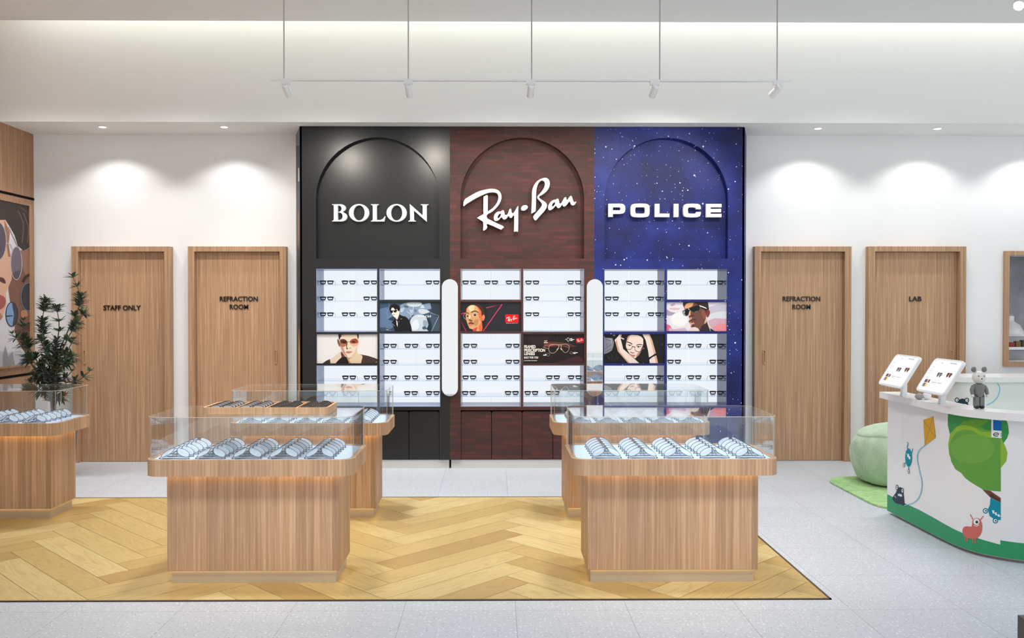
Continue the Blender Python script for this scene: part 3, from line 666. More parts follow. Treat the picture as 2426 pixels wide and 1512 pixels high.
def ad2(p, x0, x1, y0, y1):
    p.rect(x0, y0, x1, y1, (230, 229, 229))
    p.poly([(x0 + 210, y1), (400, 1060), (540, 1000), (580, y1)], (56, 46, 40))
    p.poly([(540, 1035), (700, 900), (860, 780), (950, 715), (1080, 840), (1000, 930), (860, 1040), (740, y1), (560, y1)], (226, 204, 184))
    p.poly([(740, y1), (850, 1030), (960, 935), (1130, 920), (1230, 1040), (1260, y1)], (30, 24, 22)).poly([(1560, 815), (1700, 845), (1900, 880), (2010, 915), (2150, 960), (x1, 1005), (x1, y1), (1650, y1)], (70, 52, 44))
    p.poly([(1010, 800), (1500, 640), (1540, 800), (1680, 860), (1715, 910), (1690, 1010), (1655, y1), (1260, y1), (1150, 950)], (224, 202, 172), 0).poly([(1120, 900), (1230, 960), (1340, 950), (1220, 1010), (1300, y1), (1230, y1)], (190, 140, 110))
    p.poly([(950, 720), (1080, 900), (1130, 930), (960, 935), (930, 800)], (90, 60, 48))
    p.poly([(805, 290), (850, 300), (900, 420), (900, 560), (850, 500), (815, 400)], (120, 84, 70), 2).poly([(1560, 300), (1635, 275), (1625, 380), (1570, 500), (1530, 540)], (236, 224, 206), 2)
    p.poly([(880, y0), (1530, y0), (1550, 300), (1540, 540), (1500, 720), (1410, 860), (1250, 958), (1140, 925), (1010, 780), (930, 600), (885, 400)], (234, 216, 196), 0)
    p.poly([(885, 400), (930, 600), (1010, 780), (1140, 925), (1180, 930), (1080, 760), (1010, 560), (960, 430)], (196, 150, 126))
    p.poly([(1540, 540), (1500, 720), (1410, 860), (1250, 958), (1400, 800), (1470, 640)], (214, 196, 170))
    p.poly([(838, y0), (1010, y0), (960, 170), (910, 240), (900, 300), (860, 290)], (56, 42, 36)).poly([(1510, y0), (1580, y0), (1572, 280), (1540, 260), (1525, 180)], (62, 40, 34)).poly([(900, 150), (1020, 105), (1500, 105), (1520, 130), (1200, 140), (1000, 160)], (206, 176, 150))
    p.poly([(905, 320), (960, 280), (1080, 290), (1160, 360), (1175, 420), (1140, 500), (1040, 560), (950, 540), (905, 440)], (176, 110, 86), 3).poly([(915, 330), (970, 285), (1080, 300), (1165, 380), (1120, 440), (1000, 440), (930, 410)], (92, 48, 38), 3).ell(1050, 395, 55, 26, (40, 22, 20))
    p.poly([(1250, 380), (1320, 290), (1470, 255), (1545, 310), (1575, 410), (1530, 500), (1400, 545), (1280, 470)], (222, 176, 146), 3).poly([(1260, 370), (1330, 295), (1470, 262), (1540, 320), (1560, 400), (1460, 440), (1300, 430)], (150, 74, 54), 3).ell(1390, 378, 60, 26, (64, 28, 22))
    p.line([(1165, 390), (1210, 372), (1255, 390)], 14, (120, 100, 90)).line([(900, 300), (910, 430)], 8, (120, 90, 80))
    p.poly([(1140, 440), (1175, 450), (1150, 560), (1195, 630), (1170, 650), (1128, 610)], (112, 74, 60), 2).ell(1270, 605, 26, 12, (150, 116, 98))
    p.poly([(1105, 745), (1180, 715), (1230, 725), (1350, 725), (1270, 780), (1200, 795), (1140, 780)], (206, 132, 118), 3).line([(1110, 745), (1220, 745), (1345, 728)], 10, (130, 76, 68))
    p.line([(2190, 1120), (2230, 1080), (2215, 1130)], 14, (210, 200, 196))
def ad3(p, x0, x1, y0, y1):
    p.rect(x0, y0, x1, y1, (30, 29, 33)).poly([(1100, y0), (x1, y0), (x1, y1), (950, y1)], (36, 36, 44))
    p.line([(1015, 300), (1590, 165), (905, y1)], 30, (222, 56, 104)).line([(x0, 512), (300, 470)], 26, (222, 56, 104)).line([(70, 770), (290, y1)], 28, (206, 44, 88))
    p.poly([(420, 230), (480, 160), (600, 130), (780, 190), (900, 310), (950, 460), (950, 560), (850, 600), (780, 420)], (60, 40, 32), 3)
    p.poly([(300, 330), (370, 250), (470, 195), (600, 205), (720, 265), (820, 410), (850, 560), (860, 800), (880, 1040), (860, y1), (540, y1), (520, 1070), (410, 1035), (330, 850), (275, 710), (270, 560)], (212, 160, 110), 0)
    p.poly([(660, 240), (720, 265), (830, 410), (850, 560), (860, 800), (880, 1040), (860, y1), (760, y1), (740, 980), (820, 820), (740, 620), (760, 420)], (222, 104, 60)).poly([(300, 330), (340, 290), (300, 470), (300, 700), (360, 930), (330, 850), (275, 710), (270, 560)], (216, 96, 54)).poly([(520, 1070), (700, 980), (660, y1), (540, y1)], (196, 70, 70)).poly([(560, 760), (740, 700), (720, 860), (620, 960)], (188, 134, 86), 3)
    p.poly([(380, 260), (480, 205), (590, 215), (560, 380), (420, 420)], (236, 204, 160), 3).poly([(860, 600), (930, 540), (962, 610), (950, 700), (890, 770), (862, 700)], (216, 130, 80), 3)
    p.line([(475, 468), (540, 425), (640, 415), (740, 470)], 30, (40, 26, 22), 3).line([(275, 475), (340, 470), (385, 520)], 26, (40, 26, 22), 3)
    p.ell(600, 550, 80, 36, (226, 200, 176)).ell(605, 552, 50, 34, (34, 22, 20)).ell(335, 592, 56, 30, (220, 190, 164)).ell(340, 594, 36, 28, (34, 22, 20))
    p.ring(590, 575, 120, 118, 9, (196, 150, 116)).ring(292, 595, 95, 112, 10, (186, 176, 160)).line([(385, 530), (470, 520)], 9, (196, 150, 116)).line([(705, 510), (840, 520)], 9, (180, 90, 70))
    p.poly([(380, 700), (430, 690), (470, 730), (530, 745), (500, 780), (410, 775)], (120, 76, 50), 2).poly([(400, 560), (450, 560), (440, 690), (390, 690)], (238, 204, 166), 2)
    p.poly([(370, 850), (460, 808), (520, 820), (585, 860), (520, 890), (400, 890)], (96, 46, 42), 3).poly([(380, 885), (450, 870), (540, 880), (480, 925), (400, 920)], (196, 120, 112), 3)
    p.poly(rrect(1700, 2180, 535, 825, 14, 3), (238, 8, 26)).shapes(SCRIPT, 1735, 575, 2140, 790, (250, 244, 232)).text('GENUINE SINCE 1937', 1730, 838, 2150, 862, (226, 226, 226))
def ad4(p, x0, x1, y0, y1):
    p.rect(x0, y0, x1, y1, (30, 22, 19)).poly([(250, y0), (1150, y0), (820, 500), (400, 480)], (40, 30, 28), 0).poly([(820, 400), (1000, 370), (1300, 390), (1700, 430), (2010, 550), (1900, 570), (820, 540)], (84, 48, 40)).poly([(820, 430), (1050, 440), (1330, 500), (1000, 545), (820, 555)], (150, 74, 74)).poly([(820, 440), (1000, 440), (1020, 500), (820, 510)], (104, 62, 58)).poly([(1130, y1), (1900, 930), (2080, 900), (2260, 1000), (2260, y1)], (62, 32, 36)).line([(1300, 150), (1300, 380)], 10, (62, 52, 46)).line([(910, 240), (905, 320)], 8, (50, 42, 38))
    G = (206, 184, 152)
    p.line([(990, 620), (1010, 540), (1070, 490), (1160, 472), (1280, 475), (1345, 520), (1350, 590), (1290, 690), (1200, 770), (1110, 792), (1030, 750), (995, 690)], 13, G, 3, True).line([(1440, 530), (1500, 475), (1620, 468), (1710, 520), (1728, 600), (1680, 720), (1600, 772), (1520, 730), (1455, 630)], 13, G, 3, True)
    p.line([(1280, 480), (1500, 478)], 12, G).line([(1350, 530), (1395, 505), (1440, 530)], 12, G).line([(780, 568), (920, 616), (990, 618)], 12, G).line([(1550, 550), (1740, 600)], 8, (170, 140, 110)).line([(1280, 680), (1340, 605)], 24, (232, 220, 204)).line([(1410, 605), (1460, 680)], 24, (222, 206, 170))
    W = (240, 236, 228)
    p.text('FRAMED', 105, 503, 520, 612, W, .03).text('PRESCRIPTION', 105, 628, 860, 742, W, .03).text('LENSES', 105, 752, 490, 864, W, .03).text('BUILT FOR YOU', 105, 908, 612, 986, W, .03)
    for a, b in ((105, 160), (170, 235), (245, 330), (340, 370), (380, 430), (440, 570)): p.rect(a, 1048, b, 1072, (206, 200, 192))
    p.ring(1690, 300, 50, 72, 14, (214, 208, 200)).rect(1760, 255, 1830, 275, W).rect(1760, 288, 1910, 312, W).rect(1760, 328, 1850, 350, W).line([(1580, 290), (1640, 300)], 12, W).rect(815, 393, 955, 422, (236, 206, 196)).line([(830, 345), (880, 360), (930, 335)], 26, (220, 200, 194)).rect(790, 850, 905, 878, W).rect(850, 820, 905, 842, W)
    p.line([(940, 800), (1010, 790), (1030, 840), (960, 905), (930, 850)], 12, (150, 140, 132), 2, True).ring(1800, 780, 55, 48, 12, (150, 140, 132)).rect(1870, 760, 2030, 785, W).rect(1870, 795, 1960, 815, W)
    p.rect(1975, 242, 2255, 405, (204, 10, 40)).shapes(SCRIPT, 1990, 262, 2245, 388, W).text('GENUINE SINCE', 1985, 415, 2240, 432, (160, 154, 150))
def ad5(p, x0, x1, y0, y1):
    p.rect(x0, y0, x1, y1, (22, 20, 21)).poly([(x0, 180), (150, 240), (400, 250), (455, 400), (440, 540), (380, 700), (240, 780), (x0, 830)], (128, 128, 138), 0)
    for a in ([(150, 300), (330, 330), (420, 380)], [(200, 420), (210, 560)], [(130, 650), (360, 480)], [(160, 740), (350, 640)]): p.line(a, 20, (84, 84, 94), 3)
    p.line([(250, 260), (360, 310), (370, 420)], 22, (176, 176, 188), 3)
    for i in range(9): p.line([(200 + i * 55, 850 + (i % 3) * 60), (260 + i * 45, 960 + (i % 2) * 90)], 10, (74, 72, 70))
    p.poly([(970, 170), (1100, 130), (1300, 140), (1430, 190), (1510, 280), (1515, 450), (1480, 650), (1370, 850), (1230, 985), (1100, 920), (950, 700), (880, 560), (900, 420), (930, 260)], (236, 216, 204), 0)
    p.poly([(970, 170), (1040, 150), (960, 330), (930, 420), (900, 420), (930, 260)], (206, 150, 128)).poly([(1515, 450), (1480, 650), (1370, 850), (1230, 985), (1290, 830), (1400, 720)], (176, 128, 108))
    p.poly([(1480, y0), (1740, y0), (1840, 330), (1960, 760), (2050, y1), (1750, y1), (1690, 720), (1600, 330)], (234, 218, 206)).poly([(1740, y0), (1840, 330), (1960, 760), (2050, y1), (1970, y1), (1900, 820), (1780, 350), (1700, y0)], (214, 170, 146))
    p.poly([(1685, 965), (1820, 890), (1960, 795), (2005, 860), (1850, 930), (1730, 1025)], (24, 20, 20))
    p.poly([(480, 320), (600, 190), (650, 115), (730, 120), (700, 280), (750, 470), (790, 640), (1000, 820), (1200, 1000), (1370, y1), (970, y1), (800, 960), (600, 730), (550, 540), (510, 400)], (232, 214, 202)).poly([(510, 400), (560, 560), (600, 730), (800, 960), (970, y1), (1040, y1), (860, 960), (680, 740), (600, 500), (560, 330)], (206, 160, 136)).line([(690, 230), (820, 290)], 40, (226, 204, 190)).line([(560, 290), (540, 440)], 12, (180, 120, 96))
    K = (34, 22, 24)
    p.line([(930, 390), (1020, 410), (1120, 470)], 30, K, 3).line([(1270, 500), (1370, 480), (1480, 490)], 26, K, 3).ell(1010, 505, 62, 22, (236, 230, 226)).ell(1020, 505, 26, 24, K).ell(1345, 572, 62, 22, (236, 230, 226)).ell(1340, 568, 28, 26, K).line([(940, 480), (1090, 510)], 16, K).line([(1270, 545), (1440, 550)], 16, K)
    p.line([(890, 540), (900, 620), (960, 655), (1060, 650), (1110, 590), (1120, 540)], 15, (58, 40, 40), 3).line([(1120, 545), (1215, 570)], 20, (58, 40, 40)).line([(1215, 560), (1215, 660), (1270, 720), (1370, 745), (1440, 690), (1470, 590)], 15, (58, 40, 40), 3)
    p.poly([(1050, 730), (1110, 765), (1210, 770), (1130, 795), (1060, 765)], (130, 84, 72), 2).poly([(1010, 820), (1120, 850), (1235, 860), (1160, 945), (1070, 890)], (206, 138, 132), 2).line([(1030, 835), (1120, 875), (1225, 862)], 12, (110, 54, 56))
    p.ell(460, 145, 46, 30, (120, 120, 120)).line([(690, 210), (840, 235)], 14, K).line([(1540, 600), (1520, 640)], 20, (180, 170, 166)).ell(2200, 480, 30, 44, (34, 70, 70))
def ad6(p, x0, x1, y0, y1):
    p.rect(x0, y0, x1, y1, (226, 220, 228)).poly([(x0, 360), (300, 440), (480, 480), (420, 560), (x0, 560)], (166, 150, 172), 3).poly([(300, 180), (420, 130), (460, 190), (330, 240)], (190, 160, 190), 3).poly([(280, 300), (620, 310), (560, 370), (300, 360)], (214, 178, 190), 3).poly([(x0, 880), (280, 930), (340, 1040), (240, y1), (x0, y1)], (220, 104, 128)).poly([(240, 1010), (420, 1070), (820, 1010), (900, y1), (240, y1)], (206, 178, 198)).ell(600, 720, 300, 260, (234, 234, 234))
    p.poly([(1690, 260), (2000, 180), (x1, 110), (x1, 440), (1800, 560), (1700, 640)], (196, 190, 206), 0).poly([(1760, 500), (x1, 420), (x1, 640), (1700, 680)], (214, 218, 222), 3).poly([(1640, 760), (1900, 670), (x1, 690), (x1, y1), (1850, y1), (1700, 930)], (206, 168, 186)).poly([(1800, 1000), (2080, 850), (x1, 900), (x1, y1), (1850, y1)], (234, 146, 150), 0)
    p.poly([(740, y0), (1640, y0), (1680, 330), (1640, 600), (1560, 500), (1300, 240), (800, 330), (740, 200)], (58, 42, 34), 0)
    p.poly([(790, 240), (860, 130), (1150, 100), (1300, 200), (1500, 330), (1580, 480), (1570, 650), (1560, 880), (1620, 740), (1750, y1), (1340, y1), (1290, 1030), (1170, 980), (1040, 1005), (1010, 880), (950, 790), (985, 690), (945, 600), (960, 400), (790, 340)], (112, 72, 60), 0)
    p.poly([(800, 330), (800, 240), (870, 150), (960, 110), (1120, 110), (1090, 220), (960, 300)], (226, 166, 120)).poly([(960, 400), (1010, 390), (1010, 560), (960, 600), (945, 590)], (230, 176, 140)).poly([(1000, 820), (1080, 800), (1160, 860), (1060, 900), (1030, 1000), (1010, 880)], (226, 160, 132), 2).poly([(1050, 1010), (1170, 990), (1290, 1040), (1350, y1), (900, y1)], (234, 214, 200)).poly([(1000, 620), (1060, 640), (1070, 690), (970, 770), (985, 690)], (206, 140, 116))
    p.poly([(1400, 360), (1500, 400), (1560, 560), (1500, 700), (1420, 560)], (140, 84, 70), 2).poly([(1340, y1), (1400, 960), (1560, 860), (1620, 740), (1750, y1)], (52, 38, 40)).poly([(1600, 640), (1640, 800), (1760, y1), (1730, y1), (1610, 820)], (232, 206, 190)).poly([(1720, 1020), (1800, 1080), (1890, y1), (1740, y1)], (26, 24, 28)).poly([(1565, 660), (1600, 670), (1560, 850), (1500, 880)], (214, 178, 140))
    p.poly([(1570, 420), (1640, 365), (1712, 420), (1690, 560), (1620, 645), (1580, 560)], (126, 52, 50), 3)
    p.poly([(720, 420), (800, 370), (940, 322), (1060, 280), (1200, 220), (1325, 200), (1345, 330), (1290, 430), (1180, 470), (1080, 430), (1000, 360), (965, 440), (930, 560), (860, 592), (780, 565), (730, 490)], (16, 18, 20), 0).poly([(735, 440), (820, 400), (800, 520), (860, 580), (790, 560), (745, 500)], (150, 160, 156), 2).poly([(1150, 440), (1280, 390), (1260, 440), (1180, 465)], (90, 96, 90), 2)
    p.poly([(1320, 198), (1450, 240), (1570, 290), (1600, 340), (1480, 290), (1350, 245)], (240, 240, 240)).poly([(1340, 250), (1480, 295), (1600, 345), (1600, 380), (1400, 310)], (22, 20, 22)).poly([(925, 320), (960, 330), (975, 370), (945, 360)], (240, 236, 232))
    p.line([(960, 800), (1010, 745), (1090, 715), (1215, 715)], 20, (70, 36, 36), 2).poly([(960, 590), (1000, 620), (1100, 600), (1150, 570), (1080, 540)], (88, 48, 42), 2).ell(1070, 815, 40, 22, (110, 66, 58)).poly([(1090, 890), (1160, 980), (1100, 985)], (60, 38, 34))
ad('c', (899, 1043, 716, 785), (890, 710), None, ad1, (58, 78, 102))
ad('c', (749.5, 894, 792, 861), (745, 785), None, ad2, (230, 229, 229))
ad('b', (1091.5, 1234, 716, 785), (1085, 710), None, ad3, (30, 29, 33))
ad('b', (1239.5, 1383.5, 792, 861), (1235, 785), None, ad4, (30, 22, 19))
ad('s', (1431.5, 1574.5, 792, 861), (1425, 785), None, ad5, (22, 20, 21))
ad('s', (1580, 1722.5, 716, 785), (1570, 710), None, ad6, (226, 220, 228))

# pill shaped mirrors on the joints
for px, lab in ((1066, 'tall pill shaped mirror between the charcoal and brick displays'), (1408.5, 'tall pill shaped mirror between the brick and blue displays')):
    xa, xb = at(px - 19, 800, YU).x, at(px + 19, 800, YU).x; za, zb_ = at(px, 938.5, YU).z, at(px, 662, YU).z; r = (xb - xa) / 2
    t = thing('pill_mirror', lab, 'mirror', ((xa + xb) / 2, YU, za), 'pill mirrors on the display joints')
    MB().plate(rrect(xa, xb, za, zb_, r * .999, 12), [], YU - .022, YU - .001, MP).build('mirror_backing', LACQ, t)
    MB().plate(rrect(xa + .002, xb - .002, za + .002, zb_ - .002, (r - .002) * .999, 12), [], YU - .025, YU - .0225, MP).build('mirror_glass', MIRROR, t)
# ================================================================== spectacles
def rim_outline(cx, w, h, top, taper):
    return crom([(cx - w / 2, top), (cx - w * .2, top + .0025), (cx + w * .25, top + .0025), (cx + w / 2, top - .001), (cx + w / 2 * .93, top - h * .45), (cx + w / 2 * taper, top - h * .93), (cx + w * .22, top - h), (cx - w * .22, top - h), (cx - w / 2 * taper, top - h * .93), (cx - w / 2 * .93, top - h * .45)], 2)
def thick_pair(name, label, loc, group):
    t = thing(name, label, 'glasses', loc, group); X, Y, Z = loc
    mp = lambda u, v, d: (X + u, Y + d + abs(u) * .06, Z + v)
    f = MB()
    for s in (-1, 1):
        f.plate(rim_outline(s * .038, .064, .038, .0405, .72), [crom([(s * .038 + a, b) for a, b in ((-.019, .0272), (0, .0285), (.019, .0272), (.0215, .0215), (.0165, .0155), (0, .0145), (-.0165, .0155), (-.0215, .0215))], 2)], 0, .006, mp)
    f.plate([(-.011, .033), (-.010, .0385), (0, .0395), (.010, .0385), (.011, .033), (0, .0345)], [], .0005, .0055, mp)
    for s in (-1, 1): f.plate([(s * .066, .034), (s * .0735, .0385), (s * .0735, .033), (s * .068, .029)], [], .001, .0055, mp)
    f.build('frame_front', FRAMEDK, t, 40)
    for s in (-1, 1):
        MB().plate(crom([(s * .038 + a, b) for a, b in ((-.021, .0295), (0, .031), (.021, .0295), (.0242, .022), (.019, .014), (0, .0125), (-.019, .014), (-.0242, .022))], 2), [], .002, .004, mp).build('lens', CLEAR, t)
    for s in (-1, 1):
        MB().tube([(X + s * .0728, Y + .007, Z + .036), (X + s * .073, Y + .07, Z + .029), (X + s * .071, Y + .105, Z + .014), (X + s * .069, Y + .125, Z + .0016)], [.0013, .0013, .0016, .0016], 6).build('temple', FRAMEDK, t)
    return t
def thin_pair(name, label, loc, group):
    t = thing(name, label, 'glasses', loc, group); X, Y, Z = loc
    f = MB()
    for s in (-1, 1):
        pts = crom([(s * .037 + a, b) for a, b in ((-.028, .038), (.028, .038), (.030, .030), (.018, .006), (0, .0015), (-.018, .006), (-.030, .030))], 3)
        f.tube([(X + a, Y, Z + b) for a, b in pts], .0012, 6, True)
    f.tube([(X - .009, Y, Z + .036), (X, Y - .001, Z + .038), (X + .009, Y, Z + .036)], .0016, 6)
    f.build('frame_front', WIRE, t, 40)
    for s in (-1, 1):
        pts = crom([(s * .037 + a, b) for a, b in ((-.0275, .0372), (.0275, .0372), (.029, .030), (.0175, .007), (0, .0025), (-.0175, .007), (-.029, .030))], 3)
        MB().plate(pts, [], -.0004, .0004, lambda u, v, d: (X + u, Y + d, Z + v)).build('lens', CLEAR, t)
        MB().tube([(X + s * .067, Y, Z + .036), (X + s * .073, Y + .004, Z + .036), (X + s * .0725, Y + .08, Z + .028), (X + s * .069, Y + .12, Z + .0013)], .0012, 6).build('temple', WIRE, t)
    return t
SHELFROWS = [  # unit, column word, [(shelf py, [(centre px, kind)...])...]
 ('c', 'left', [(674, [773.8, 826, 877.2]), (712.5, [773.8, 877.2]), (750.5, [773.8, 826, 877.2]), (902, [827, 877.8]), (939.5, [-779, -826.5])]),
 ('c', 'right', [(674, [923.8, 1024.8]), (826, [923.5, 974.5, 1025.2]), (864.5, [923.5, 1025.2]), (902, [923.5, 974.5, 1025.2]), (939.5, [973.5, 1025.2])]),
 ('b', 'left', [(674, [1112, 1163.5, 1214.8]), (826, [1114, 1214.3]), (864.5, [1114, 1214.3]), (902, [1112, 1163.5, 1214.8]), (939.5, [1111, 1212.6])]),
 ('b', 'right', [(674, [1261, 1360.8]), (712.5, [1261, 1360.8]), (750.5, [1261, 1360.8]), (902, [1310.3, 1361.9]), (939.5, [1259, 1309.5, -1362])]),
 ('s', 'left', [(674, [1450, 1499.5, 1551.3]), (712.5, [1450, 1551.3]), (750.5, [1450, 1499.5, 1551.3]), (902, [1499.5, 1551.3]), (939.5, [-1450, -1500])]),
 ('s', 'right', [(674, [1598.5, 1697.7]), (826, [1597.5, 1646, 1697.7]), (864.5, [1597.5, 1697.7]), (902, [1597.5, 1646, 1697.7]), (939.5, [-1600, -1650, 1697.7])]),
]
UN = {'c': 'charcoal display', 'b': 'brick display', 's': 'starry blue display'}
UG = {'c': 'glasses on the charcoal display', 'b': 'glasses on the brick display', 's': 'glasses on the blue display'}
ORD = ['top', 'second', 'third', 'fourth', 'bottom']
PROTO = {}
for key, colw, rows in SHELFROWS:
    for ri, (sy, pxs) in enumerate(rows):
        n = len(pxs)
        for i, px in enumerate(pxs):
            pos = (['single'], ['left', 'right'], ['left', 'middle', 'right'])[n - 1][i]
            kind = 'thin' if px < 0 else 'thick'  # thin outlines imitate dark pairs washed out through the counter glass
            lab = ('washed-out outline glasses' if kind == 'thin' else 'thick dark glasses') + ', %s pair on %s shelf of the %s column, %s' % (pos, ORD[ri], colw, UN[key])
            p = at(abs(px), sy, YU + .12); loc = (p.x, YU + .12, uz(sy) + .0006)
            if kind not in PROTO:
                PROTO[kind] = (thick_pair if kind == 'thick' else thin_pair)('eyeglasses', lab, loc, UG[key]); index_kids(PROTO[kind])
            else: dup(PROTO[kind], loc, lab, 0, UG[key])

# ================================================================== display counters
def counter(label, loc):
    cx, y0 = loc[0], loc[1]          # y0: front of the tray rim
    t = thing('display_counter', label, 'display counter', (cx, y0 + .3, 0), 'oak display counters with glass covers')
    hw, dp = .607, .60; RT, RB = .757, .662
    o = rrect(cx - hw, cx + hw, y0, y0 + dp, .085, 6); inn = rrect(cx - hw + .03, cx + hw - .03, y0 + .03, y0 + dp - .03, .06, 6)
    MB().plate(o, [inn], RB, RT, lambda u, v, d: (u, v, d)).plate(inn, [], RB, RB + .012, lambda u, v, d: (u, v, d)).build('tray_rim', WOOD, t)
    MB().plate(offset_poly(inn, -.001), [], RB + .013, RT - .004, lambda u, v, d: (u, v, d)).build('display_pad', PAD, t)
    bx0, bx1, by0, by1 = cx - .507, cx + .507, y0 + .10, y0 + dp - .10
    MB().box(bx0, bx1, by0, by1, .082, RB).build('cabinet', WOOD, t, bevel=.003)
    MB().box(bx0 + .02, bx1 - .02, by0 + .022, by1 - .022, 0, .082).build('plinth', PLINTHM, t)
    MB().plate(rectpts(bx0 - .034, bx1 + .034, by0 - .034, by1 + .034), [rectpts(bx0 - .022, bx1 + .022, by0 - .022, by1 + .022)], RB - .006, RB - .0002, lambda u, v, d: (u, v, d)).build('led_strip', LED, t)
    MB().plate(rectpts(bx0 + .010, bx1 - .010, by0 + .010, by1 - .010), [rectpts(bx0 + .018, bx1 - .018, by0 + .018, by1 - .018)], .0808, .0818, lambda u, v, d: (u, v, d)).build('plinth_led', LED, t)
    g0 = offset_poly(o, -.012); g1 = offset_poly(g0, -.006); GT = 1.008
    MB().plate(g0, [g1], RT + .0003, GT - .008, lambda u, v, d: (u, v, d)).plate(g0, [], GT - .008, GT, lambda u, v, d: (u, v, d)).build('glass_cover', GLASS, t)
    e = MB(); e.tube([(a, b, GT - .004) for a, b in offset_poly(g0, .0012)], .0018, 6, True)
    for a, b in ((cx - hw + .10, y0 + .009), (cx + hw - .10, y0 + .009), (cx - hw + .10, y0 + dp - .009), (cx + hw - .10, y0 + dp - .009)): pass
    for a, b in ((cx - hw + .0115, y0 + .09), (cx + hw - .0115, y0 + .09), (cx - hw + .0115, y0 + dp - .09), (cx + hw - .0115, y0 + dp - .09), (cx - .2, y0 + dp - .0115), (cx + .3, y0 + dp - .0115)):
        e.box(a - .002, a + .002, b - .002, b + .002, RT + .001, GT - .008)
    e.build('glass_edge', GLASSEDGE, t)
    return t
YF = 5.045; YR = 6.645; CXL, CXR, CXF = -1.427, 1.061, -3.935
CNT = [('front left oak display counter with the sunglasses tray on top', (CXL, YF), 'front left counter'),
       ('front right oak display counter before the starry blue display', (CXR, YF), 'front right counter'),
       ('rear left oak display counter behind the sunglasses tray', (CXL, YR), 'rear left counter'),
       ('rear right oak display counter before the brick display', (CXR, YR), 'rear right counter'),
       ('dim oak display counter at the left edge before the plant', (CXF, YR), 'far left counter')]
c0 = counter(CNT[0][0], CNT[0][1]); index_kids(c0)
for lab, loc, sh in CNT[1:]: dup(c0, (loc[0], loc[1] + .3, 0), lab)

def folded_pair(label, loc, group):
    t = thing('eyeglasses', label, 'glasses', loc, group); X, Y, Z = loc
    def P(s, a, b): return (X + s * (.043 + a), Y + b * .95, Z + .0345 - .44 * a + .56 * b)
    lens = crom([(-.034, .008), (-.027, .022), (.004, .026), (.030, .017), (.038, -.003), (.027, -.021), (0, -.026), (-.025, -.018)], 2)
    f = MB()
    for s in (-1, 1): f.tube([P(s, a, b) for a, b in lens], .0016, 5, True)
    f.tube([P(-1, -.034, .012), (X, Y + .012, Z + .058), P(1, -.034, .012)], .0016, 5)
    for s in (-1, 1):
        f.tube([P(s, -.029, .004), (X + s * .007, Y + .002, Z + .036), (X + s * .012, Y - .016, Z + .016), (X + s * .016, Y - .019, Z + .013)], .0013, 5)
        f.tube([P(s, .038, -.003), (X + s * .081, Y - .006, Z + .014), (X + s * .084, Y - .02, Z + .006)], .0018, 5)
        f.ball((X + s * .085, Y - .022, Z + .0042), .0046, .003, .0036, 8)
    f.build('frame_front', WIRE, t, 50)
    for s in (-1, 1):
        mb = MB(); pts = [P(s, a * .98, b * .98) for a, b in lens]
        mb.add(pts + [(p[0], p[1] + .0003, p[2] - .0008) for p in pts], [tuple(range(len(pts))), tuple(len(pts) + i for i in reversed(range(len(pts))))])
        mb.build('lens', LENS, t, 0)
    MB().tube([(X - .084, Y - .021, Z + .004), (X - .02, Y - .026, Z + .0055), (X + .05, Y - .024, Z + .0045), (X + .072, Y - .018, Z + .002)], .0015, 5).build('temple', WIRE, t)
    MB().tube([(X + .084, Y - .023, Z + .004), (X + .03, Y - .038, Z + .0060), (X - .04, Y - .036, Z + .0035), (X - .066, Y - .028, Z + .002)], .0015, 5).build('temple', WIRE, t)
    return t
RW = ['front', 'second', 'third', 'fourth', 'fifth', 'back']; CW = ['leftmost', 'second', 'middle', 'fourth', 'rightmost']
for (lab, (cx, y0), short) in CNT:
    for ci in range(5):
        if short == 'far left counter' and ci < 1: continue
        for ri in range(6):
            loc = (cx - .085 + (ci - 2) * .212 + .06, y0 + .085 + ri * .081, .7535)
            if short.endswith('right counter'): loc = (loc[0] + .05, loc[1], loc[2])
            l = 'folded wire eyeglasses, %s pair from the front in %s file on the %s' % (RW[ri], CW[ci], short)
            g = 'folded eyeglasses on the ' + short
            if 'folded' not in PROTO:
                PROTO['folded'] = folded_pair(l, loc, g); index_kids(PROTO['folded'])
            else: dup(PROTO['folded'], loc, l, 0, g)

# wooden tray with sunglasses
tx0, tx1, ty0, ty1, tz = -1.735, -.985, 5.16, 5.50, 1.0088
t = thing('wooden_tray', 'shallow oak tray with four lanes on the front left glass cover', 'tray', ((tx0 + tx1) / 2, (ty0 + ty1) / 2, tz))
MB().plate(rrect(tx0, tx1, ty0, ty1, .05, 5), [rrect(tx0 + .014, tx1 - .014, ty0 + .014, ty1 - .014, .038, 5)], tz, tz + .040, lambda u, v, d: (u, v, d)).build('tray_rim', TRAYWOOD, t)
MB().plate(rrect(tx0 + .014, tx1 - .014, ty0 + .014, ty1 - .014, .038, 5), [], tz + .0005, tz + .008, lambda u, v, d: (u, v, d)).build('tray_base', TRAYWOOD, t)
lw = (tx1 - tx0 - .028) / 4
for i in range(1, 4):
    x = tx0 + .014 + lw * i; MB().box(x - .004, x + .004, ty0 + .014, ty1 - .014, tz + .008, tz + .037).build('divider', TRAYWOOD, t)
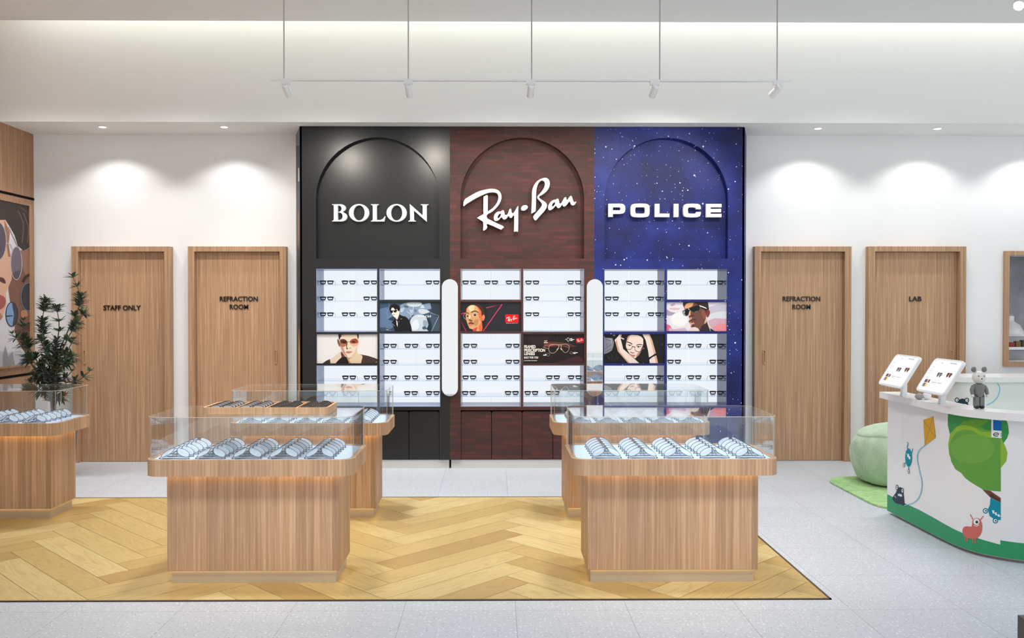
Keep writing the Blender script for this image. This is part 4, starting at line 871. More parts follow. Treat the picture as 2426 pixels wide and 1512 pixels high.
def sun_pair(label, loc, group, lens):
    t = thing('sunglasses', label, 'sunglasses', loc, group); X, Y, Z = loc
    def P(s, a, b): return (X + s * (.036 + a), Y + b * .7, Z + .026 - .1 * abs(a) + .75 * b)
    L = crom([(-.027, .010), (-.018, .019), (.006, .020), (.028, .014), (.031, -.002), (.020, -.018), (0, -.021), (-.020, -.012)], 2)
    f = MB()
    for s in (-1, 1): f.tube([P(s, a, b) for a, b in L], .002, 6, True)
    f.tube([P(-1, -.027, .010), (X, Y + .009, Z + .038), P(1, -.027, .010)], .0025, 6)
    f.build('frame_front', mat('tortoise', (62, 44, 34), .25), t, 50)
    for s in (-1, 1):
        pts = [P(s, a, b) for a, b in L]
        MB().add(pts + [(p[0], p[1] + .0006, p[2] - .001) for p in pts], [tuple(range(len(pts))), tuple(len(pts) + i for i in reversed(range(len(pts))))]).build('lens', lens, t, 0)
        MB().tube([P(s, .031, .006), (X + s * .073, Y + .012, Z + .025), (X + s * .05, Y + .030 + .006 * s, Z + .012), (X - s * .05, Y + .030 + .010 * s, Z + .005)], .002, 6).build('temple', mat('tortoise', (62, 44, 34), .25), t)
    return t
LN = ['leftmost', 'second', 'third', 'rightmost']; SR = ['front', 'second', 'third', 'fourth', 'back']
for ci in range(4):
    for ri in range(5):
        lens = (SHEENLENS, DARKLENS)[ci >= 2]; k = 'sun%d' % (ci >= 2)
        loc = (tx0 + .014 + lw * (ci + .5), ty0 + .05 + ri * .056, tz + .0085)
        l = '%s sunglasses, %s pair from the front in the %s lane of the oak tray' % (('reflection-grey lensed', 'dark')[ci >= 2], SR[ri], LN[ci])
        if k not in PROTO:
            PROTO[k] = sun_pair(l, loc, 'sunglasses in the oak tray', lens); index_kids(PROTO[k])
        else: dup(PROTO[k], loc, l, 0, 'sunglasses in the oak tray')

# ================================================================== ceiling lights
YT = 7.3
tz_ = at(1259, 191, YT).z; ta = at(639, 189, YT).x; tb = at(1875, 192, YT).x
t = thing('light_track', 'thin white ceiling track hung on five rods', 'light track', ((ta + tb) / 2, YT, tz_))
MB().box(ta, tb, YT - .012, YT + .012, tz_ - .007, tz_ + .007).build('track_rail', LACQ, t)
for px in (673, 967.5, 1259.5, 1563, 1841):
    x = at(px, 150, YT).x
    MB().tube([(x, YT, tz_ + .006), (x, YT, ZS)], .0055, 8).build('suspension_rod', mat('grey_rod', (176, 176, 176), .5), t)
def spot_lamp(label, base, aim, group, L=.085, R=.03, arm=.028):
    t = thing('spotlight', label, 'spotlight', base, group); b = Vector(base); d = (Vector(aim) - b).normalized()
    x, y, z = base
    MB().bbox(x - .042, x + .036, y - .014, y + .014, z - .028, z - .0005, .004).build('mounting_block', LACQ, t)
    c = b + Vector((0, 0, -.028 - arm)); MB().tube([b + Vector((0, 0, -.022)), c], .007, 8).build('arm', LACQ, t)
    p0 = c - d * .03; p1 = c + d * L
    m = MB(); m.tube([p0, p0 + d * .004, p1 - d * .004, p1], [R * .86, R, R, R * .93], 20, cap=False)
    m.tube([p0, p0 + d * .002], R * .86, 20); m.tube([p1 - d * .012, p1 - d * .010], R * .9, 20)
    m.build('lamp_body', LACQ, t)
    MB().tube([p1 - d * .0095, p1 - d * .006], R * .82, 20).build('lamp_lens', LAMP, t)
    return t, p1, d
def spot(name, loc, d, energy, ang, blend, col=(1, 1, 1), r=.03):
    l = bpy.data.lights.new(name, 'SPOT'); l.energy = energy; l.spot_size = math.radians(ang); l.spot_blend = blend; l.color = col; l.shadow_soft_size = r
    o = bpy.data.objects.new(name, l); COL.objects.link(o); o.location = loc
    o.rotation_euler = Vector(d).to_track_quat('-Z', 'Y').to_euler(); return o
def area(name, loc, d, sx, sy, energy, col=(1, 1, 1), spread=180):
    l = bpy.data.lights.new(name, 'AREA'); l.shape = 'RECTANGLE'; l.size = sx; l.size_y = sy; l.energy = energy; l.color = col; l.spread = math.radians(spread)
    o = bpy.data.objects.new(name, l); COL.objects.link(o); o.location = loc
    o.rotation_euler = Vector(d).to_track_quat('-Z', 'Y').to_euler(); return o
NW = ['leftmost', 'second', 'middle', 'fourth', 'rightmost']
for i, (px, ax) in enumerate(((678, -1.5), (968, -.6), (1258, .2), (1552, .95), (1843, 1.4))):
    x = at(px, 192, YT).x
    t, p, d = spot_lamp('%s white spotlight on the hanging ceiling track' % NW[i], (x, YT, tz_ - .007), (ax, YU, 2.35), 'spotlights on the hanging track')
    spot('track_spot', p + d * .004, d, 46, 84, .5, (1, .93, .82), .03)
cp = at(2421, 4, 7.55)
t, p, d = spot_lamp('round white ceiling spotlight at the top right corner', (cp.x, 7.55, ZS), (2.2, YF + .6, 1.0), None, .10, .05, .035)
spot('ceiling_spot', p + d * .004, d, 40, 60, .8, (1, .97, .92), .04)
for i, (px, py, lab) in enumerate(((243, 300, 'recessed downlight above the STAFF ONLY door'), (531, 300, 'recessed downlight above the left REFRACTION ROOM door'), (1938, 303.5, 'recessed downlight above the right REFRACTION ROOM door'), (2221, 304, 'recessed downlight above the LAB door'), (2490, 304.5, None))):
    d = ray(px, py); q = (ZC - EYE) / d.z; x, y = d.x * q, d.y * q
    if lab:
        t = thing('downlight', lab, 'downlight', (x, y, ZC), 'recessed downlights above the doors')
        MB().lathe([(.034, 0), (.046, 0), (.046, -.005), (.036, -.007), (.034, -.004)], (x, y, ZC), 24).build('trim_ring', LACQ, t)
        MB().lathe([(.001, -.011), (.022, -.0105), (.034, -.0075), (.0345, -.0045), (.001, -.0045)], (x, y, ZC), 24).build('lamp_lens', LAMP, t)
    spot('downlight_beam', (x, y, ZC - .02), (0, 0.0, -1), 23, 124, .45, (1, .985, .96), .035)
# ================================================================== left wall poster
XP = XL + .028
yr = atX(75.5, 700, XP).y; zt = 2.715; zb2 = 1.035; yl = 8.05
t = thing('wall_poster', 'large poster of two faces in round sunglasses on the oak left wall', 'poster', (XL, (yr + yl) / 2, zb2))
fr = MB().plate([(yl, zb2), (yr, zb2), (yr, zt), (yl, zt)], [[(yl + .02, zb2 + .02), (yr - .035, zb2 + .02), (yr - .035, zt - .014), (yl + .02, zt - .014)]], XL + .001, XL + .032, lambda u, v, d: (d, u, v))
fr.build('poster_frame', WALLWOOD, t)
o = MB().box(XL + .002, XL + .020, yl + .02, yr - .035, zb2 + .02, zt - .014).build('poster_sheet', mat('poster_sheet', (206, 206, 212), .35), t)
def mpl(u, v, d):
    p = atX(u / 3.083, 440 + v / 3.083, XL + .0202)
    return (XL + .0202 + d, max(yl + .021, min(yr - .036, p.y)), max(zb2 + .021, min(zt - .015, p.z)))
p = Print(mpl, .0001)
p.poly([(-160, 1180), (60, 1220), (150, 1200), (225, 1260), (225, 1400), (-160, 1400)], (176, 180, 190), 0).poly([(20, 1230), (40, 1170), (60, 1250), (90, 1210), (110, 1330), (20, 1330)], (140, 142, 146)).poly([(140, 1290), (180, 1250), (225, 1300), (225, 1400), (120, 1400)], (110, 130, 160))
p.poly([(60, 760), (70, 600), (120, 480), (225, 460), (225, 1210), (190, 1230), (140, 1160), (105, 1060), (120, 900), (75, 860)], (122, 82, 66)).poly([(150, 480), (225, 470), (225, 640), (180, 640)], (150, 106, 86), 3).poly([(105, 1060), (140, 1160), (190, 1230), (225, 1210), (225, 1080), (160, 1040)], (88, 56, 48))
p.poly([(-160, 60), (225, 130), (225, 455), (170, 475), (130, 440), (105, 360), (70, 300), (40, 250), (-160, 260)], (52, 40, 34)).line([(130, 180), (170, 280), (160, 420)], 10, (92, 72, 60), 3).line([(170, 200), (205, 300), (200, 420)], 8, (104, 84, 72), 3).line([(150, 160), (200, 200), (215, 260)], 8, (84, 66, 56), 3)
p.poly([(-160, 250), (40, 250), (72, 340), (62, 430), (78, 520), (86, 680), (62, 740), (42, 790), (48, 860), (20, 960), (-20, 1010), (-160, 1060)], (208, 164, 140)).poly([(30, 250), (72, 340), (62, 430), (78, 520), (60, 520), (40, 400)], (150, 104, 84)).poly([(0, 668), (30, 680), (42, 712), (20, 712), (-10, 690)], (84, 50, 44), 2).poly([(-40, 800), (20, 805), (42, 840), (30, 885), (-10, 910), (-40, 900)], (158, 84, 80), 2).poly([(-160, 900), (0, 930), (20, 960), (-20, 1010), (-160, 1060)], (168, 120, 100))
p.ell(-14, 405, 60, 138, (84, 74, 86)).ring(-14, 405, 62, 142, 6, (176, 172, 172)).line([(48, 420), (75, 430), (92, 470)], 7, (176, 172, 172))
p.ell(118, 567, 42, 120, (112, 100, 114)).poly([(90, 640), (150, 620), (130, 680), (105, 686)], (84, 74, 86), 2).ring(118, 567, 44, 123, 5, (184, 180, 182)).line([(60, 300), (130, 450), (155, 500)], 4, (130, 120, 114), 2)
p.line([(165, 705), (190, 665), (225, 648)], 20, (46, 30, 26), 3).ell(206, 812, 56, 102, (44, 44, 52)).ring(206, 812, 58, 105, 6, (110, 118, 134))
p.ell(84, 940, 44, 88, (124, 156, 196)).poly([(84, 852), (128, 900), (126, 980), (90, 1026), (100, 940)], (60, 60, 74), 2).line([(40, 955), (90, 950)], 8, (30, 28, 34)).ring(84, 940, 46, 91, 6, (30, 28, 34)).poly([(150, 920), (190, 910), (200, 950), (160, 970)], (180, 124, 96), 3).poly([(170, 1010), (225, 1000), (225, 1060), (180, 1050)], (84, 40, 38), 3)
p.build('printed_picture', o)

# ================================================================== plant
PY_ = 8.45
base = at(128, 950, PY_); bx, by = base.x, PY_
t = thing('potted_plant', 'tall dark green plant with branching stems beside the STAFF ONLY door', 'plant', (bx, by, 0))
MB().lathe([(.001, 0), (.15, 0), (.17, .05), (.20, .42), (.205, .44), (.19, .44), (.185, .40), (.001, .40)], (bx, by, 0), 28).build('pot', POTM, t)
MB().lathe([(.001, .395), (.183, .395), (.17, .41), (.001, .415)], (bx, by, 0), 20).build('soil', SOIL, t)
rnd = random.Random(11); fol = MB()
def leaf(p, d, L, w):
    d = Vector(d).normalized(); s = d.cross(Vector((0, 0, 1)))
    if s.length < .05: s = Vector((1, 0, 0))
    s.normalize(); n = s.cross(d)
    a = p + d * L * .35; b = p + d * L * .75 - Vector((0, 0, L * .06)); e = p + d * L - Vector((0, 0, L * .16))
    fol.add([p, a + s * w, a - n * w * .35, a - s * w, b + s * w * .8, b - n * w * .3, b - s * w * .8, e], [(0, 1, 2), (0, 2, 3), (1, 4, 5, 2), (2, 5, 6, 3), (4, 7, 5), (5, 7, 6)])
BR = [([(126, 903), (139, 838), (162, 782), (191, 713), (172, 655)], 8.45, .36), ([(122, 903), (118, 879), (109, 819), (100, 764), (110, 710)], 8.50, .55), ([(126, 903), (128, 850), (140, 778), (134, 728)], 8.38, .6), ([(118, 903), (83, 875), (51, 819), (28, 791)], 8.42, .6), ([(118, 903), (88, 856), (58, 801), (55, 759)], 8.56, .6),
      ([(130, 903), (146, 835), (170, 785), (198, 744)], 8.34, .35), ([(132, 910), (160, 906), (188, 900), (212, 880)], 8.36, .3), ([(128, 903), (150, 850), (174, 806)], 8.54, .7), ([(128, 903), (145, 870), (172, 845)], 8.3, .8), ([(122, 903), (95, 870), (66, 850)], 8.38, .8), ([(124, 905), (100, 900), (78, 890)], 8.5, .8), ([(124, 903), (120, 850), (92, 800)], 8.34, .7), ([(128, 905), (150, 900), (170, 880)], 8.44, .8), ([(128, 935), (140, 940), (156, 935)], 8.40, .5), ([(122, 900), (104, 880), (110, 842)], 8.3, .7), ([(128, 900), (132, 868), (150, 820)], 8.4, .7), ([(118, 930), (95, 925), (70, 905)], 8.36, .6)]
for pts, Y, frac in BR:
    P = [(bx + rnd.uniform(-.03, .03), by + rnd.uniform(-.02, .02), .40)] + [tuple(at(px, py, by + (Y - by) * (i + 1) / len(pts))) for i, (px, py) in enumerate(pts)]
    C_ = crom(P, 5, False); n = len(C_)
    MB().tube(C_, [.010 - .007 * i / n for i in range(n)], 7).build('stem', BARK, t)
    Cv = [Vector(c) for c in C_]; tot = sum((Cv[i + 1] - Cv[i]).length for i in range(n - 1)); acc = 0; nxt = tot * (1 - frac * .72)
    for i in range(n - 1):
        seg = Cv[i + 1] - Cv[i]; l = seg.length
        while acc + l >= nxt and nxt <= tot:
            q = Cv[i] + seg * ((nxt - acc) / l); dr = seg.normalized(); k = rnd.randint(9, 13); a0 = rnd.random() * 6
            aa = dr.orthogonal().normalized(); bb_ = dr.cross(aa)
            for j in range(k):
                an = a0 + j * 2.4; out = aa * math.cos(an) + bb_ * math.sin(an)
                leaf(q, out * rnd.uniform(.7, 1) + dr * rnd.uniform(.1, .9), rnd.uniform(.06, .115), rnd.uniform(.008, .0135))
            nxt += rnd.choice((.014, .016, .02, .095))
        acc += l
    for j in range(9): 
        an = j * 2.4; leaf(Cv[-1], Vector((math.cos(an), math.sin(an), rnd.uniform(.3, 1.6))), rnd.uniform(.04, .07), .007)
fol.build('foliage', LEAFM, t, 0)

# ================================================================== reception desk with printed front
DP = crom([(3.13, 7.2), (3.13, 6.89), (3.13, 6.5), (3.13, 6.2), (3.133, 5.98), (3.152, 5.81), (3.198, 5.69), (3.285, 5.592), (3.385, 5.522), (3.55, 5.455), (3.8, 5.41), (4.2, 5.39), (4.7, 5.385), (5.0, 5.385)], 10, False)
DP = [p for p in DP if p[1] <= 6.895 + 1e-6 and p[0] <= 4.70]
DV = [Vector(p) for p in DP]; DS = [0.0]
for i in range(1, len(DV)): DS.append(DS[-1] + (DV[i] - DV[i - 1]).length)
def dpos(s, d=0.0):
    i = 0
    while i < len(DS) - 2 and DS[i + 1] < s: i += 1
    f = (s - DS[i]) / (DS[i + 1] - DS[i]); p = DV[i].lerp(DV[i + 1], f); e = (DV[i + 1] - DV[i]).normalized()
    return p + Vector((e.y, -e.x)) * d
def dhit(px, py):
    r = ray(px, py); best = None
    for i in range(len(DV) - 1):
        a, b = DV[i], DV[i + 1]; e = b - a
        den = r.x * e.y - r.y * e.x
        if abs(den) < 1e-9: continue
        tt = (a.x * e.y - a.y * e.x) / den; f = (a.x * r.y - a.y * r.x) / den
        ok = (-1e-6 <= f <= 1 + 1e-6) or (i == 0 and f < 0) or (i == len(DV) - 2 and f > 1)
        if tt > 0 and ok and (best is None or tt < best[0]): best = (tt, DS[i] + f * (DS[i + 1] - DS[i]))
    return best[1], EYE + r.z * best[0]
ZD0, ZD1, ZD2 = .022, .917, .967
t = thing('reception_desk', 'white curved reception desk printed with a tree and kite', 'desk', (3.6, 6.2, 0))
outer = [dpos(s) for s in DS]; inner = [dpos(s, -.13) for s in DS]
ring_ = [tuple(p) for p in outer] + [tuple(p) for p in reversed(inner)]
MB().prism(ring_, ZD0, ZD1).build('desk_body', LACQ, t)
o2 = [dpos(s, -.05) for s in DS]; i2 = [dpos(s, -.11) for s in DS]
MB().prism([tuple(p) for p in o2[1:-1]] + [tuple(p) for p in reversed(i2[1:-1])], 0, ZD0).build('plinth', STEEL, t)
o3 = [dpos(s, .045) for s in DS]; i3 = [dpos(s, -.15) for s in DS]
o3[0] = o3[0] + Vector((0, .05)); i3[0] = i3[0] + Vector((0, .05))
MB().prism([tuple(p) for p in o3] + [tuple(p) for p in reversed(i3)], ZD1 + .0005, ZD2).build('desk_top', LACQ, t, bevel=.004)
class DeskPrint(Print):
    def sheet(s, p): return dhit(2090 + p[0] / 3.979, 970 + p[1] / 3.979)
    def poly(s, pts, c, smooth=0, holes=(), raw=False):
        if smooth: pts = crom(pts, smooth)
        q = pts if raw else [s.sheet(p) for p in pts]; hq = [[s.sheet(p) for p in h] for h in holes]
        fl_ = [p for l in [q] + hq for p in l]
        tri = tessellate_polygon([[Vector((p[0], p[1], 0)) for p in l] for l in [q] + hq])
        bm = bmesh.new(); vs = [bm.verts.new((p[0], p[1], 0)) for p in fl_]
        for tr_ in tri:
            if len(set(tr_)) == 3:
                try: bm.faces.new([vs[i] for i in tr_])
                except ValueError: pass
        for s0 in DS:
            bmesh.ops.bisect_plane(bm, geom=bm.verts[:] + bm.edges[:] + bm.faces[:], plane_co=(s0, 0, 0), plane_no=(1, 0, 0))
        bm.verts.ensure_lookup_table(); bm.verts.index_update(); d = s._d()
        out = []
        for v in bm.verts:
            w = dpos(max(.001, min(DS[-1] - .001, v.co.x)), d); out.append((w.x, w.y, max(ZD0 + .001, min(ZD1 - .001, v.co.y))))
        s.mb.add(out, [[v.index for v in f.verts] for f in bm.faces], s.ink(c)); bm.free(); return s
    def line(s, pts, w, c, smooth=0, closed=False):
        if smooth: pts = crom(pts, smooth, closed)
        P = [Vector(p) for p in pts]; L = []; R = []; k = len(P)
        for i in range(k):
            tt = P[min(i + 1, k - 1)] - P[max(i - 1, 0)]; tt.normalize(); nn = Vector((-tt.y, tt.x)) * w / 2
            L.append(tuple(P[i] + nn)); R.append(tuple(P[i] - nn))
        return s.poly(L + list(reversed(R)), c)
    def text(s, *a): return s
dpn = DeskPrint(None, .00007)
GRN = (50, 154, 104); seam_s = dhit(2370.5, 1200)[0]
top = [dpn.sheet(p) for p in ((45, 798), (120, 838), (200, 880), (350, 948), (500, 1030), (600, 1088), (700, 1140), (800, 1182), (900, 1215), (1000, 1245))]
top[0] = (.001, top[0][1]); top.append((seam_s, dpn.sheet((1115, 1276))[1]))
dpn.poly(top + [(seam_s, ZD0), (.001, ZD0)], GRN, raw=True)
zr_ = dpn.sheet((1116, 1235))[1]
dpn.poly([(seam_s, ZD0), (DS[-1], ZD0), (DS[-1], zr_), (seam_s, zr_)], GRN, raw=True)
dpn.poly([(620, 20), (1165, 60), (1188, 150), (1195, 220), (1180, 270), (1145, 318), (1000, 310), (720, 260), (640, 240), (618, 150)], (58, 146, 72))
dpn.poly([(720, 160), (770, 112), (850, 96), (1020, 98), (930, 160), (960, 190), (1030, 200), (1030, 225), (930, 215), (850, 160)], (104, 164, 60))
dpn.poly([(622, 330), (640, 235), (700, 165), (780, 145), (860, 165), (940, 213), (1030, 215), (1034, 262), (1120, 272), (1160, 345), (1182, 410), (1170, 490), (1122, 550), (1000, 560), (700, 560), (632, 430)], (140, 182, 58), 0)
dpn.poly([(630, 380), (650, 290), (700, 215), (770, 190), (850, 200), (930, 250), (1000, 268), (1118, 272), (1119, 776), (1030, 768), (950, 755), (840, 690), (780, 645), (745, 600), (690, 565), (650, 490)], (98, 160, 68))
dpn.ell(850, 372, 205, 140, (112, 170, 74), 30)
dpn.poly([(1029, 92), (1126, 100), (1126, 272), (1029, 262)], (238, 240, 242)).poly([(1046, 99), (1126, 106), (1126, 203), (1046, 197)], (0, 104, 180))
dpn.ring(1074, 238, 29, 20, 9, (84, 88, 94), 22).poly([(1050, 236), (1100, 233), (1100, 240), (1050, 243)], (84, 88, 94)).poly([(1088, 241), (1106, 241), (1106, 248), (1088, 248)], (238, 240, 242)).ell(1120, 232, 5, 6, (84, 88, 94), 8).ell(1120, 250, 5, 6, (84, 88, 94), 8)
dpn.poly([(945, 755), (1020, 768), (1118, 836), (1118, 880), (1015, 826)], (110, 72, 56)).poly([(1020, 790), (1118, 860), (1118, 880), (1015, 826)], (86, 54, 42))
TEAL = (0, 140, 166); NAVY = (22, 48, 66); PNK = (206, 110, 100); WH = (238, 240, 242); DK = (52, 58, 60)
dpn.poly([(1022, 832), (1118, 882), (1118, 1045), (1062, 1040), (1012, 1005), (998, 940), (1016, 900)], TEAL)
for a, b in ((975, 957), (1068, 1050)): dpn.ell(a, b, 26, 26, TEAL).ell(a, b, 16, 16, WH).ell(a + 3, b, 7, 8, DK)
dpn.poly([(1035, 950), (1060, 955), (1055, 975), (1080, 970), (1080, 992), (1104, 990), (1117, 1012), (1090, 1012), (1088, 998), (1066, 1000), (1068, 984), (1044, 982)], WH)
dpn.poly([(758, 1150), (768, 1115), (800, 1102), (845, 1105), (852, 1050), (890, 1025), (930, 1045), (945, 1100), (938, 1160), (910, 1205), (870, 1222), (800, 1212), (770, 1190)], PNK, 2)
dpn.line([(858, 1040), (842, 1010), (832, 990)], 9, PNK).line([(922, 1048), (940, 1025), (956, 1006)], 9, PNK)
for a in (787, 806, 858, 880): dpn.line([(a, 1205), (a, 1240 + (a - 787) * .3)], 10, PNK)
dpn.ell(890, 1060, 28, 30, WH).ell(894, 1063, 13, 14, DK).line([(868, 1094), (890, 1102), (914, 1090)], 6, WH)
dpn.poly([(100, 832), (130, 790), (150, 745), (178, 735), (200, 765), (212, 880), (210, 910), (180, 895), (140, 888), (112, 868)], NAVY, 2)
for a, b in ((142, 737), (193, 768)): dpn.ell(a, b, 13, 26, NAVY).ell(a, b, 8, 18, WH).ell(a + 1, b, 4, 7, DK)
dpn.poly([(148, 792), (160, 805), (166, 790), (174, 806), (182, 795), (192, 812), (186, 828), (178, 815), (172, 828), (164, 812), (156, 820)], WH).ell(124, 822, 4, 6, WH, 8).ell(131, 832, 3, 5, WH, 8)
dpn.line([(240, 372), (240, 345), (250, 325), (238, 308)], 6, TEAL).line([(278, 418), (286, 395), (292, 368)], 6, TEAL).line([(226, 500), (212, 516)], 6, TEAL).line([(252, 535), (252, 570)], 6, TEAL).ell(252, 455, 32, 86, TEAL)
for a, b in ((207, 525), (252, 586)): dpn.ell(a, b, 10, 19, DK).ell(a, b, 7, 14, WH).ell(a, b, 3, 5, DK)
dpn.poly([(232, 410), (246, 425), (256, 418), (260, 440), (272, 450), (268, 475), (256, 468), (250, 450), (240, 452), (242, 434)], WH)
dpn.line([(405, 342), (352, 388), (334, 460), (356, 580), (379, 690), (364, 800), (310, 875), (212, 908)], 8, (130, 196, 214), 5)
dpn.poly([(393, 100), (484, 70), (508, 262), (405, 342)], (214, 160, 24)).line([(393, 100), (508, 262)], 6, (150, 140, 120)).line([(484, 70), (405, 342)], 6, (150, 140, 120))
dpn.build('printed_picture', t)

# rear desk
RD = 8.40; rx0 = at(2272, 900, RD).x
t = thing('reception_desk', 'rear white desk panel with a dark creature print behind the toy bear', 'desk', (rx0 + 1, RD + .2, 0))
MB().plate(rrect(rx0, rx0 + 2.6, RD, RD + .4, .12, 6), [], .0, .917, lambda u, v, d: (u, v, d)).build('desk_body', LACQ, t)
MB().plate(rrect(rx0 - .04, rx0 + 2.64, RD - .04, RD + .44, .14, 6), [], .9175, .967, lambda u, v, d: (u, v, d)).build('desk_top', LACQ, t)
rp = Print(lambda u, v, d: tuple(at(2050 + u / 6.452, 820 + v / 6.452, RD) + Vector((0, -.0004 - d, 0))), .0001)
rp.poly([(1850, 968), (2420, 992), (2700, 1005), (2700, 1400), (1500, 1400), (1500, 955)], GRN).line([(2020, 565), (2055, 650), (2030, 760), (1960, 850), (1855, 905)], 16, (130, 196, 214), 4)
rp.poly([(1370, 895), (1400, 850), (1430, 820), (1480, 803), (1530, 815), (1560, 860), (1620, 980), (1500, 1010), (1380, 1000)], NAVY)
for a, b in ((1400, 826), (1552, 830)): rp.ell(a, b, 36, 38, NAVY).ell(a, b, 22, 23, WH).ell(a + 3, b, 9, 10, DK)
rp.poly([(1420, 890), (1450, 905), (1470, 885), (1490, 905), (1510, 885), (1545, 890), (1540, 915), (1510, 915), (1480, 920), (1440, 915)], WH)
rp.build('printed_picture', t)

# tablets on posts
def tablet(label, tl, tr_, bl, br, Yc, post_px, post_py):
    pz = fl(post_px, post_py, ZD2); 
    lean = .12
    cY = pz.y - .02; Xc = pz.x
    Wd = .36; c = (Vector(tl) + Vector(tr_) + Vector(bl) + Vector(br)) / 4
    C0 = at(c.x, c.y, cY)
    t = thing('tablet_stand', label, 'tablet', (Xc, pz.y, ZD2), 'tablets on the reception desk')
    uW = Vector((0, -1, 0)); ang = math.radians(58); uH = Vector((math.cos(ang), 0, math.sin(ang))); nn = Vector((-uH.z, 0, uH.x))
    W_, H_ = .395, .275
    f = lambda u, v, d: tuple(C0 + uW * u + uH * v + nn * d)
    MB().plate(rrect(-W_ / 2, W_ / 2, -H_ / 2, H_ / 2, .035, 6), [], 0, .020, f).build('tablet_body', LACQ, t, bevel=.003)
    sc = MB().plate(rrect(-W_ / 2 + .014, W_ / 2 - .014, -H_ / 2 + .014, H_ / 2 - .014, .022, 5), [], .0203, .0209, f).build('screen', mat('screen_white', (238, 239, 242), .15, 0, .5, (238, 240, 246), .25), t)
    pr = Print(lambda u, v, d: f((u - .5) * W_, (v - .5) * H_, .0211 + d), .0002)
    def two(cx, cy, c, outline):
        for s in (-1, 1):
            pr.poly([(cx + s * .008, cy + .05), (cx + s * .075, cy + .06), (cx + s * .075, cy - .01), (cx + s * .045, cy - .07), (cx + s * .014, cy - .03)], c, 2)
        pr.line([(cx - .075, cy + .055), (cx + .075, cy + .055)], .012, outline)
    two(.49, .53, (112, 112, 118), (40, 40, 44)); two(.80, .56, (120, 70, 56), (104, 60, 48))
    for i, c in enumerate(((20, 16, 20), (110, 40, 44), (226, 180, 160), (40, 34, 34))): pr.rect(.145 + i * .045, .27, .178 + i * .045, .36, c)
    for i, c in enumerate(((90, 180, 220), (214, 40, 30), (240, 214, 50))): pr.rect(.15 + i * .042, .15, .188 + i * .042, .25, c)
    for a, b, c, d in ((.40, .30, .56, .312), (.60, .30, .74, .312), (.40, .27, .47, .28), (.14, .40, .17, .415), (.62, .88, .84, .90), (.10, .90, .13, .92), (.10, .72, .22, .728), (.10, .66, .20, .668), (.10, .60, .22, .608), (.10, .54, .18, .548), (.08, .10, .10, .12), (.36, .86, .40, .88)): pr.rect(a, b, c, d, (186, 188, 196))
    pr.build('screen_picture', sc)
    MB().bbox(Xc - .022, Xc + .022, pz.y - .02, pz.y + .02, ZD2, ZD2 + .012, .004).plate(rrect(Xc - .02, Xc + .02, pz.y - .018, pz.y + .018, .006, 3), [], ZD2 + .001, C0.z - .02, lambda u, v, d: (u, v, d)).build('post', LACQ, t)
tablet('white tablet on a post at the far end of the reception desk', (2118, 845), (2197, 852), (2081, 910), (2140, 920), 6.55, 2141, 939)
tablet('white tablet on a post nearest the toy bear', (2222, 855), (2293, 862), (2167, 927), (2240, 935), 6.1, 2232, 957)
p0 = fl(2196, 947, ZD2)
t = thing('desk_ornament', 'small grey and white rounded ornament under the tablet nearest the toy bear', 'ornament', tuple(p0))
MB().ball((p0.x, p0.y, ZD2 + .029), .03, .03, .03, 16).build('white_ball', LACQ, t)
MB().ball((p0.x - .052, p0.y + .01, ZD2 + .0225), .03, .028, .024, 16).build('grey_ball', mat('grey_ball', (150, 152, 154), .4), t)

# toy bear (plain)
b0 = fl(2321, 969, ZD2); bx_, by_ = b0.x, b0.y + .012
S = .262 / 1.0
t = thing('toy_bear', 'grey and white toy bear figure standing on the reception desk', 'toy', (bx_, by_, ZD2))
G1 = mat('toy_grey', (112, 114, 112), .35); G2 = mat('toy_white', (214, 213, 206), .35); G3 = mat('toy_black', (34, 34, 36), .3)
z0 = ZD2
B = MB()
B.lathe([(.001, .30), (.10, .30), (.125, .34), (.135, .42), (.15, .56), (.14, .62), (.05, .645), (.001, .645)], (0, 0, 0), 24, None, lambda p, a, z: (bx_ + p[0] * S * 1.0, by_ + p[1] * S * .72, z0 + z * S)); B.build('torso', G1, t)
for s in (-1, 1):
    lx = bx_ + s * .066 * S
    MB().plate(rrect(lx - .06 * S, lx + .06 * S, by_ - .065 * S, by_ + .065 * S, .03 * S, 5), [], z0 + .07 * S, z0 + .335 * S, lambda u, v, d: (u, v, d)).build('leg', G1, t, bevel=.003)
    MB().ball((lx, by_ - .02 * S, z0 + .045 * S), .062 * S, .10 * S, .0445 * S, 14).build('shoe', G3, t)
    MB().tube([(bx_ + s * .135 * S, by_, z0 + .585 * S), (bx_ + s * .185 * S, by_ - .01 * S, z0 + .48 * S), (bx_ + s * .19 * S, by_ - .05 * S, z0 + .37 * S)], [.05 * S, .052 * S, .042 * S], 12).build('arm', G1, t)
    MB().ball((bx_ + s * .19 * S, by_ - .06 * S, z0 + .335 * S), .042 * S, .045 * S, .045 * S, 12).build('paw', G2, t)
    e = MB().ball((bx_ + s * .135 * S, by_, z0 + 1.0 * S), .068 * S, .035 * S, .072 * S, 16); e.build('ear', G1, t)
MB().plate(rrect(bx_ - .12 * S, bx_ + .12 * S, by_ - .07 * S, by_ + .07 * S, .04 * S, 5), [], z0 + .30 * S, z0 + .36 * S, lambda u, v, d: (u, v, d)).build('shorts', G3, t)
hd = MB().ball((bx_, by_, z0 + .80 * S), .165 * S, .15 * S, .165 * S, 24); h = hd.build('head', G2, t)
MB().ball((bx_ - .02 * S, by_ - .14 * S, z0 + .76 * S), .06 * S, .04 * S, .05 * S, 14).build('muzzle', G2, h)
MB().ball((bx_ - .022 * S, by_ - .178 * S, z0 + .775 * S), .022 * S, .012 * S, .016 * S, 10).build('nose', G3, h)
